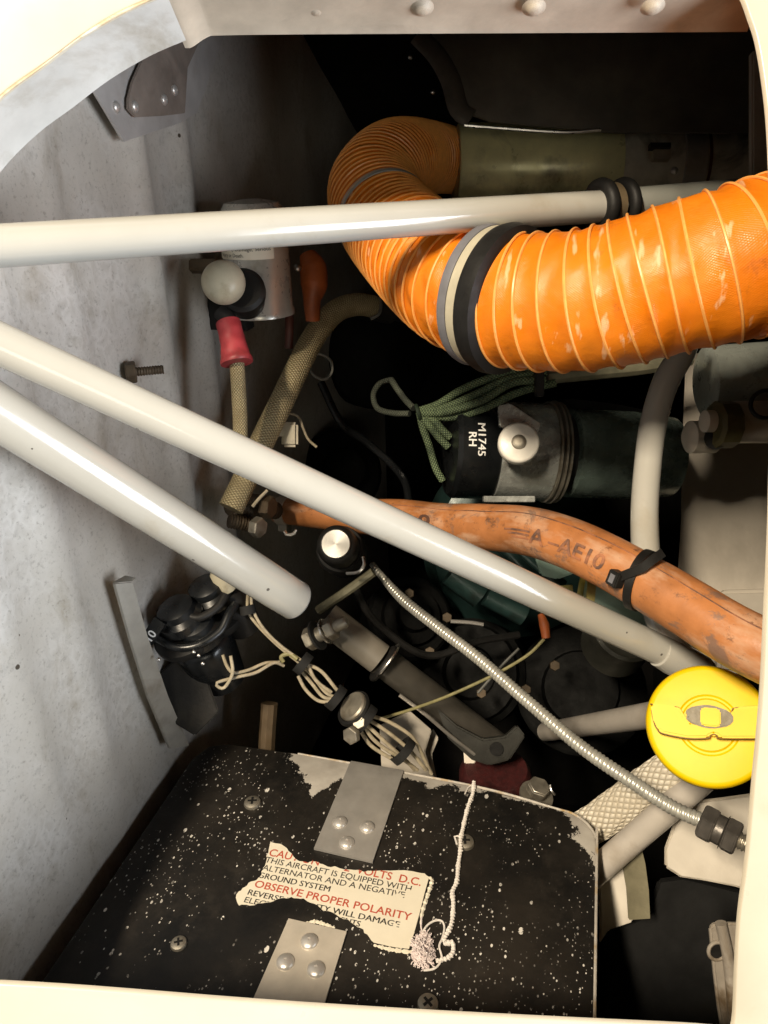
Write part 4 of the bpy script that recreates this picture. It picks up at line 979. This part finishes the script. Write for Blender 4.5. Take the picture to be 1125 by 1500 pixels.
for (x, y, d, a, r_) in ((444, 972, .522, (1, -.8, 0), .0065), (363, 893, .518, (.2, -1, 0), .004), (492, 1022, .52, (1, -.8, 0), .0075), (535, 1052, .516, (1, -.8, 0), .0085), (590, 1100, .521, (1, -.9, 0), .0085)):
    mk('tie_band', lathe_closed(P(x, y, d), dirc(*a), [(r_, -.003), (r_ + .0014, -.003), (r_ + .0014, .003), (r_, .003)], 24), SOOT, lm)
mk('wire', Curve([P(*t) for t in [(415, 970, .522), (412, 962, .522), (424, 958, .522), (436, 966, .52)]], .0015, .001).mesh(8), WIREO, lm)
# ================================================================== LOWER PIPE SEGMENTS, BOLT, CLAMP
lp = thing('lower_pipe', P(560, 970, .56), 'dusty beige pipe with a bolted clamp, low in the middle behind the wire loom', 'pipe')
la, lb = P(478, 905, .565), P(556, 965, .565)
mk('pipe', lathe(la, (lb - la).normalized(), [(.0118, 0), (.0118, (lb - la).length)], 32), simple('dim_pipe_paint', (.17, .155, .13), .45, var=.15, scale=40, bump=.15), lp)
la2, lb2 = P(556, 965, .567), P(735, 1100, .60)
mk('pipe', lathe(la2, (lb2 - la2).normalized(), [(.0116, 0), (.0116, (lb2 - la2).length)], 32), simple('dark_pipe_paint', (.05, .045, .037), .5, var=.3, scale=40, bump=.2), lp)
mk('clamp_ring', ztorus(P(562, 972, .564), (lb - la).normalized(), .0128, .0028, 36, 10), BLACK, lp)
mk('clamp_edge', ztorus(P(567, 968, .560), (lb - la).normalized(), .0142, .0010, 36, 8), STEEL, lp)
b0 = P(450, 938, .545); b1 = dirc(.85, .45, .3)
mk('bolt_head', hexnut(b0, b1, .0085, .006), ZINC, lp, smooth=25, bevel=.0004)
mk('washer', lathe(b0 + b1 * .008, b1, [(.011, 0), (.011, .0015)], 24), SOOT, lp)
mk('bolt_shank', lathe(b0, b1, [(.0055, 0), (.0055, .016)], 16), ZINC, lp)
mk('washer', lathe(b0 + b1 * .0155, b1, [(.0095, 0), (.0095, .0012)], 24), STEEL, lp)
mk('nut', hexnut(b0 + b1 * .017, b1, .0082, .007), ZINC, lp, smooth=25, bevel=.0004)
mk('thread', lathe(b0, b1, [(.0045, .023), (.0045, .032), (.003, .034)], 14), ZINC, lp)
ds = thing('bracket_disc', P(515, 1035, .52), 'round metal disc on a bolt between the two wire loom ties', 'disc')
mk('disc', lathe(P(516, 1034, .515), dirc(-.62, .62, .5), [(.0105, -.002), (.0105, 0), (.0095, .0012), (0, .0016)], 32), ZINC, ds)
mk('rim', ztorus(P(518, 1038, .518), dirc(-.62, .62, .5), .0108, .0024, 32, 8), BLACK, ds)
mk('bolt', hexnut(P(528, 1058, .51), dirc(-.3, .3, 1), .0045, .004), ZINC, ds, smooth=25)
mk('bolt', hexnut(P(518, 1075, .51), dirc(-.5, -.1, .8), .0060, .005), ZINC, ds, smooth=25)
# flat dark bracket with a hole
fb = thing('mount_lug', P(700, 1075, .58), 'dark flat lug with a bolt hole at the bottom behind the battery box', 'bracket')
mk('plate', prism([P(x, y, .575) for x, y in ((640, 1035), (668, 1060), (706, 1080), (738, 1076), (756, 1060), (768, 1075), (745, 1110), (715, 1118), (690, 1110), (655, 1078))], CAMZ * .006), simple('grimy_lug', (.038, .037, .032), .45, .3, var=.3, scale=60, bump=.25), fb, bevel=.0012)
mk('edge', Curve([P(585, 1018, .56), P(625, 1048, .56), P(660, 1078, .565), (P(695, 1105, .57))], .0014, .003).mesh(8), simple('edge_glint', (.35, .33, .3), .35, .6), fb)
mk('hole', lathe(P(727, 1097, .568), CAMZ, [(.005, 0), (.005, .0010)], 20), BLACK, fb)
# pale box corner between wires and lug
pc = thing('pale_cover', P(600, 1075, .60), 'beige cover plate with a sloping edge behind the lower wire loom', 'cover')
mk('face', prism([P(x, y, .60) for x, y in ((556, 1062), (600, 1040), (632, 1068), (622, 1100), (640, 1150), (560, 1150))], CAMZ * .004), GREYPANEL, pc, bevel=.0008)
mk('side', prism([P(x, y, .615) for x, y in ((634, 1066), (642, 1080), (632, 1104), (640, 1140), (612, 1140), (622, 1100))], CAMZ * .004), PALE, pc, bevel=.0008)
mk('tab', prism([P(x, y, .60) for x, y in ((678, 1090), (694, 1100), (696, 1118), (680, 1118))], CAMZ * .003), PALE, pc, bevel=.0008)
rm = mk('filter_mesh', lathe(P(725, 1150, .60), UP, [(.028, -.05), (.028, .012), (.024, .018)], 30), DKRED); tagit(rm, 'dark red mesh cylinder just behind the rear edge of the box lid', 'filter')
nb = thing('hex_bolt', P(790, 1160, .535), 'grimy bolt head sticking up behind the rear edge of the battery lid', 'bolt')
mk('head', hexnut(P(786, 1160, .54), dirc(.2, .8, .5), .0085, .007), ZINC, nb, smooth=25, bevel=.0006)
mk('washer', lathe(P(786, 1164, .54), dirc(.2, .8, .5), [(.012, -.002), (.012, 0)], 24), ZINC, nb)
mk('cotter_pin', Curve([P(806, 1150, .535), P(808, 1158, .533), P(813, 1164, .533)], .0009, .001).mesh(6), STEEL, nb)
# ================================================================== TEAL ENGINE PARTS seen under the hose
tp = thing('engine_case', P(800, 830, .64), 'teal painted engine case ribs showing between the brown hose and slanted tube', 'engine')
for (a, b, r_) in (((690, 790, .64), (780, 850, .64), .006), ((728, 792, .63), (800, 868, .63), .0055), ((752, 800, .64), (822, 860, .64), .007), ((660, 838, .66), (705, 872, .66), .012), ((712, 872, .65), (768, 902, .65), .009)):
    mk('case_rib', Curve([P(*a), P(*b)], r_, .01).mesh(16), TEAL, tp)
mk('casting', lathe(P(770, 800, .80), dirc(.3, -.2, 1), [(.10, -.04), (.10, 0), (.08, .015), (.04, .02), (.03, .03), (0, .03)], 36), TEAL, tp)
mk('boss', prism([P(x, y, .61) for x, y in ((782, 815), (835, 812), (842, 838), (815, 848), (790, 842))], CAMZ * .006), MINT, tp, bevel=.0015)
mk('brass_tag', prism([P(x, y, .605) for x, y in ((812, 858), (838, 856), (840, 876), (822, 880))], CAMZ * .002), BRASS, tp, bevel=.0004)
mp = thing('mint_canister', P(890, 880, .56), 'pale mint cylinder with a yellow ring behind the slanted tube', 'cylinder')
ma = dirc(1, -.12, .1)
mk('cylinder', lathe(P(860, 873, .57), ma, [(.0180, 0), (.0195, .001), (.0195, .060), (.017, .064)], 40), MINT, mp)
mk('ring', lathe_closed(P(858, 873, .57), ma, [(.019, -.003), (.0215, -.003), (.0215, .003), (.019, .003)], 40), BRASS, mp)
mk('dark_cup', lathe(P(918, 922, .55), dirc(.1, .55, .8), [(.024, -.03), (.024, -.002), (.022, 0), (.020, -.004), (0, -.006)], 40), simple('dark_olive_cup', (.055, .055, .045), .4, .2, var=.25, bump=.2), mp)
# ================================================================== BEIGE PANEL AND FITTING AT RIGHT
rp = thing('side_baffle', P(1060, 700, .60), 'beige grey sheet metal baffle at the right with rounded corner', 'panel')
mk('sheet', prism([P(x, y, .70) for x, y in ((1004, 520), (1180, 500), (1180, 1010), (1010, 960), (990, 905), (992, 840), (997, 760), (998, 660))], CAMZ * .003), GREYPANEL, rp, bevel=.001)
mk('ledge', prism([P(x, y, .698) for x, y in ((1040, 872), (1052, 864), (1180, 860), (1180, 1000), (1046, 980))], CAMZ * .010), GREYPANEL, rp, bevel=.003)
tc_ = mk('green_cylinder', lathe(P(1030, 560, .56), dirc(1, .06, .05), [(.022, 0), (.026, .002), (.026, .09)], 40), simple('grey_green_paint', (.40, .43, .39), .3, .2, var=.2, bump=.15, grime=(.22, .22, .19))); tagit(tc_, 'grey green cylinder behind the bent white branch at the right', 'cylinder')
pf = thing('pipe_union', P(1055, 625, .53), 'pale pipe with an olive union nut sticking in from the right edge', 'fitting')
pa_ = dirc(-1, -.02, .12)
mk('pipe', lathe(P(1150, 618, .53), pa_, [(.0145, 0), (.0145, .038), (.012, .040)], 32), TUBE2, pf)
mk('union_nut', lathe(P(1074, 622, .524), pa_, [(.0145, 0), (.016, .001), (.016, .013), (.013, .015)], 10), simple('olive_union', (.15, .13, .06), .5, .3, var=.3, bump=.3), pf, smooth=25)
mk('nipple', lathe(P(1044, 617, .521), pa_, [(.0075, 0), (.0075, .006), (.005, .007)], 20), PALE, pf)
mk('lower_stub', lathe(P(1046, 640, .545), pa_, [(.0115, 0), (.0115, .018), (.007, .021)], 24), PALE, pf)
mk('bolt_hole', lathe(P(1049, 642, .523), dirc(-.6, -.2, 1), [(.0075, 0), (.0075, .002), (.004, .002)], 20), BLACK, pf)
mk('wire_ring', ztorus(P(1122, 592, .50), dirc(-.5, 0, 1), .009, .0014, 32, 8), BLACK, pf)
# ================================================================== OLIVE CYLINDER, upper right
oc_ = thing('exhaust_shroud', P(880, 240, .68), 'olive painted horizontal cylinder with strap bands behind the level tube', 'cylinder')
oa = dirc(1, .01, -.02); o0 = P(668, 246, .68); Ro = 60 * px(.68)
Lx = lambda x: (x - 668) * px(.68)
mk('cylinder', lathe(o0, oa, [(Ro * .96, 0), (Ro, .002), (Ro, Lx(898))], 72), OLIVE, oc_)
mk('sleeve', lathe(o0, oa, [(Ro * 1.03, Lx(898)), (Ro * 1.03, Lx(982)), (Ro, Lx(983)), (Ro, Lx(1150))], 72), simple('grey_sleeve_paint', (.58, .54, .45), .4, .2, var=.2, bump=.15, grime=(.11, .1, .08)), oc_, smooth=30)
mk('strap_band', lathe(o0, oa, [(Ro * 1.0, Lx(982)), (Ro * 1.07, Lx(983)), (Ro * 1.07, Lx(1013)), (Ro * 1.0, Lx(1014))], 72), ALU, oc_, smooth=30)
mk('buckle', boxo(P(968, 224, .61), CAMX * .007, CAMY * .006, CAMZ * .004), simple('tan_buckle', (.34, .29, .22), .4, .4), oc_, bevel=.0008)
mk('buckle_slot', boxo(P(966, 215, .606), CAMX * .008, CAMY * .002, CAMZ * .003), BLACK, oc_)
mk('red_line', lathe(o0, oa, [(Ro * 1.01, Lx(1017)), (Ro * 1.012, Lx(1018)), (Ro * 1.012, Lx(1020)), (Ro * 1.01, Lx(1021))], 72), simple('dark_red_paint', (.10, .02, .015), .5), oc_)
mk('rivet', lathe(P(988, 250, .60), CAMZ, dome(.003, .002), 14), RIVETM, oc_)
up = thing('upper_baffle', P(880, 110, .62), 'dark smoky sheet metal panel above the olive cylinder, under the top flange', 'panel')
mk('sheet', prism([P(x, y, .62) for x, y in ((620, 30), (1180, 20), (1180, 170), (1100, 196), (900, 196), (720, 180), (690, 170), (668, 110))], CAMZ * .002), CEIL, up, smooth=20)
mk('bent_edge', Curve([P(612, 52, .60), P(640, 82, .60), P(660, 118, .60), P(672, 160, .60), P(690, 174, .60)], .008, .004).mesh(12, True, None, flat=(1, .3)), simple('edge_metal', (.09, .075, .06), .55, .3, bump=.2), up)
for x, y in ((601, 84), (634, 135)):
    mk('rivet', lathe(P(x, y, .585), CAMZ, dome(.0020, .0016, 4), 14), STEEL, up)
mk('lower_lip', Curve([P(680, 184, .60), P(720, 187, .60), P(760, 190, .60), P(830, 194, .60), P(880, 190, .60)], .0014, .004).mesh(8), STEEL, up)
ve = thing('vertical_post', P(1115, 200, .50), 'pale vertical post at the upper right just inside the opening', 'post')
mk('post', boxo(P(1126, 190, .50), CAMX * .012, CAMY * .05, CAMZ * .003), GREYPANEL, ve, bevel=.001)
# ================================================================== LOWER RIGHT: ground strap, tube, olive strap, floor, bracket
gs = thing('ground_strap', P(935, 1160, .50), 'wide braided tinned ground strap passing behind the spiral cable', 'strap')
gp = [(845, 1222, .525), (880, 1200, .515), (915, 1175, .503), (950, 1150, .490), (985, 1128, .478), (1030, 1100, .468)]
mk('braid', Curve([P(*p) for p in gp], .0118, .0012).mesh(44, True, lambda s, t, r: r * (1 + .045 * math.sin(t * 11 + s * 240)), flat=(1, .30)), BRAIDS, gs)
tube('lower_tube', P(846, 1300, .505), P(1030, 1140, .470), .0084, TUBE2, '', None)
lt = [o for o in bpy.data.objects if o.name.startswith('lower_tube')][0]; tagit(lt, 'pale tube at the lower right between the box corner and the braided strap', 'tube')
os_ = thing('canvas_strap', P(920, 1290, .60), 'curved olive strap hanging below the pale tube at the lower right', 'strap')
mk('webbing', strip([P(904, 1235, .505), P(911, 1265, .505), P(917, 1300, .505), P(920, 1344, .505)], [P(934, 1225, .497), P(943, 1262, .497), P(948, 1300, .497), P(950, 1342, .497)], CAMZ, .003), simple('olive_webbing', (.22, .20, .13), .6, var=.2, scale=90, bump=.3), os_, smooth=60)
fl = thing('floor_panel', P(960, 1260, .68), 'pale cowling floor panel showing beyond the battery box at lower right', 'panel')
mk('sheet', prism([P(x, y, .512) for x, y in ((876, 1262), (930, 1225), (925, 1348), (890, 1360), (877, 1380))], CAMZ * .003), PALE, fl, bevel=.001)
mk('sheet', prism([P(x, y, .50) for x, y in ((972, 1240), (985, 1205), (1015, 1172), (1180, 1150), (1180, 1330), (1075, 1297), (1030, 1288), (995, 1283), (972, 1268))], CAMZ * .003), PALE, fl, bevel=.004)
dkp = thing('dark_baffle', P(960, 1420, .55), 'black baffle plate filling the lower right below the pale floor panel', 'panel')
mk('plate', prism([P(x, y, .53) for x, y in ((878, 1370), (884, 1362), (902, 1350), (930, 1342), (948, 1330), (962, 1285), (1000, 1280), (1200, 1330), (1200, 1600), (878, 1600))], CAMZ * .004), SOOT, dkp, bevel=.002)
cbk = thing('corner_bracket', P(1060, 1420, .40), 'dirty grey metal bracket with a hole at the lower right corner inside the opening', 'bracket')
mk('plate', prism([P(x, y, .41) for x, y in ((1036, 1356), (1044, 1348), (1120, 1350), (1120, 1520), (1056, 1520), (1048, 1470), (1042, 1420))], dirc(.1, 0, 1) * .003), simple('dirty_bracket_metal', (.36, .32, .27), .45, .2, var=.2, scale=60, bump=.25, grime=(.14, .10, .06), gcut=(.48, .6)), cbk, bevel=.001)
mk('rib', Curve([P(1056, 1352, .405), P(1066, 1400, .405), P(1072, 1450, .405), P(1076, 1510, .405)], .003, .003).mesh(10), MATS['dirty_bracket_metal'], cbk)
mk('hole', lathe(P(1050, 1393, .4065), dirc(.1, 0, 1), [(.0042, 0), (.0042, .0006)], 20), BLACK, cbk)
mk('hole_rim', ztorus(P(1050, 1393, .4062), dirc(.1, 0, 1), .0046, .0010, 24, 8), MATS['dirty_bracket_metal'], cbk)
gr = thing('support_arm', P(900, 1050, .56), 'dim grey arm reaching to the yellow cap below the slanted tube', 'arm')
mk('arm', lathe(P(800, 1072, .70), (P(1000, 1040, .46) - P(800, 1072, .70)).normalized(), [(.0085, 0), (.0085, .24)], 20), TUBE2, gr)

# ================================================================== dim engine parts in the depth
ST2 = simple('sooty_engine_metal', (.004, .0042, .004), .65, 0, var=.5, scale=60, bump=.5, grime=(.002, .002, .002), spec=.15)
en = thing('engine_block', P(640, 900, .72), 'sooty dark engine castings filling the depth below the brown hose', 'engine')
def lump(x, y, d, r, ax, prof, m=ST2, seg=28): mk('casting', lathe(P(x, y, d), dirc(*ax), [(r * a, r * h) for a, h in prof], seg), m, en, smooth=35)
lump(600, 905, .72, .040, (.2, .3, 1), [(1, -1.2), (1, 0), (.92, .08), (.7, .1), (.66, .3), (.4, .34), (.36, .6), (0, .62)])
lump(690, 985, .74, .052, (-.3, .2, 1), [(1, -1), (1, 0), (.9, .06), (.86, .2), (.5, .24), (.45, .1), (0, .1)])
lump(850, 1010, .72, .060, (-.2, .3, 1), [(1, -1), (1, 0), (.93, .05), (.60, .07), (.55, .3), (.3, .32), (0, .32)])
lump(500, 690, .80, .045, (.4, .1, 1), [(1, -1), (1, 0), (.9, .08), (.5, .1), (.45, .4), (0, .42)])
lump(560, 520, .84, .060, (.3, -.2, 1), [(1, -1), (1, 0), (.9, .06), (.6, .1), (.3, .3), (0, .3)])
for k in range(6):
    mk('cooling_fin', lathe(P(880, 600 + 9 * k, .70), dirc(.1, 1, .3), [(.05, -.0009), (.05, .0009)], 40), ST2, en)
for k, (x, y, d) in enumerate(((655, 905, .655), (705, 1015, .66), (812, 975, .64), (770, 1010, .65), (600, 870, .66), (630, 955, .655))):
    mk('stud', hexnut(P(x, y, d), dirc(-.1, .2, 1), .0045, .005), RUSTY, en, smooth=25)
def dim(name, pts, r, m, label, cat='cable', seg=9):
    o = mk(name, Curve([P(*p) for p in pts], r, .003).mesh(seg), m); tagit(o, label, cat); return o
RODM = simple('olive_rod', (.20, .19, .13), .45, .3, var=.3, scale=90, bump=.2)
dim('push_rod', [(547, 838, .57), (508, 866, .575), (466, 894, .585)], .0036, RODM, 'dim olive rod running from the spiral cable start to the thick tube end', 'rod')
dim('thin_rod', [(660, 910, .62), (690, 912, .62), (708, 915, .62)], .0016, ALU, 'short grey rod lying beside the middle of the spiral cable', 'rod')
dim('dark_hose', [(395, 1030, .60), (392, 1070, .60), (390, 1110, .60)], .0065, simple('brown_hose_dim', (.10, .07, .04), .5), 'short brown hose behind the left rear corner of the battery lid', 'hose')
dim('black_cable', [(520, 860, .60), (545, 905, .61), (600, 950, .62), (640, 960, .63), (700, 940, .64), (760, 930, .65)], .0032, BLACK, 'black cable sagging through the dark behind the spiral cable')
dim('black_cable', [(470, 560, .66), (500, 620, .66), (540, 650, .67), (590, 700, .67), (600, 750, .68)], .0034, BLACKM, 'black cable curving down through the dark left of the green wires')
dim('thin_line', [(700, 1015, .60), (735, 975, .60), (760, 950, .60)], .0011, simple('dim_line', (.10, .10, .09), .5), 'thin dim line crossing the dark gap above the black engine lug', 'line')
dim('hook_wire', [(416, 778, .56), (420, 783, .56), (430, 783, .56), (434, 776, .56)], .0014, STEEL, 'tiny bright wire hook below the end of the brown hose', 'hook')
dim('far_conduit', [(800, 552, .58), (870, 545, .585), (940, 538, .59), (1010, 525, .60)], .0060, RODM, 'dim olive conduit running right from the green wires under the orange duct', 'conduit')
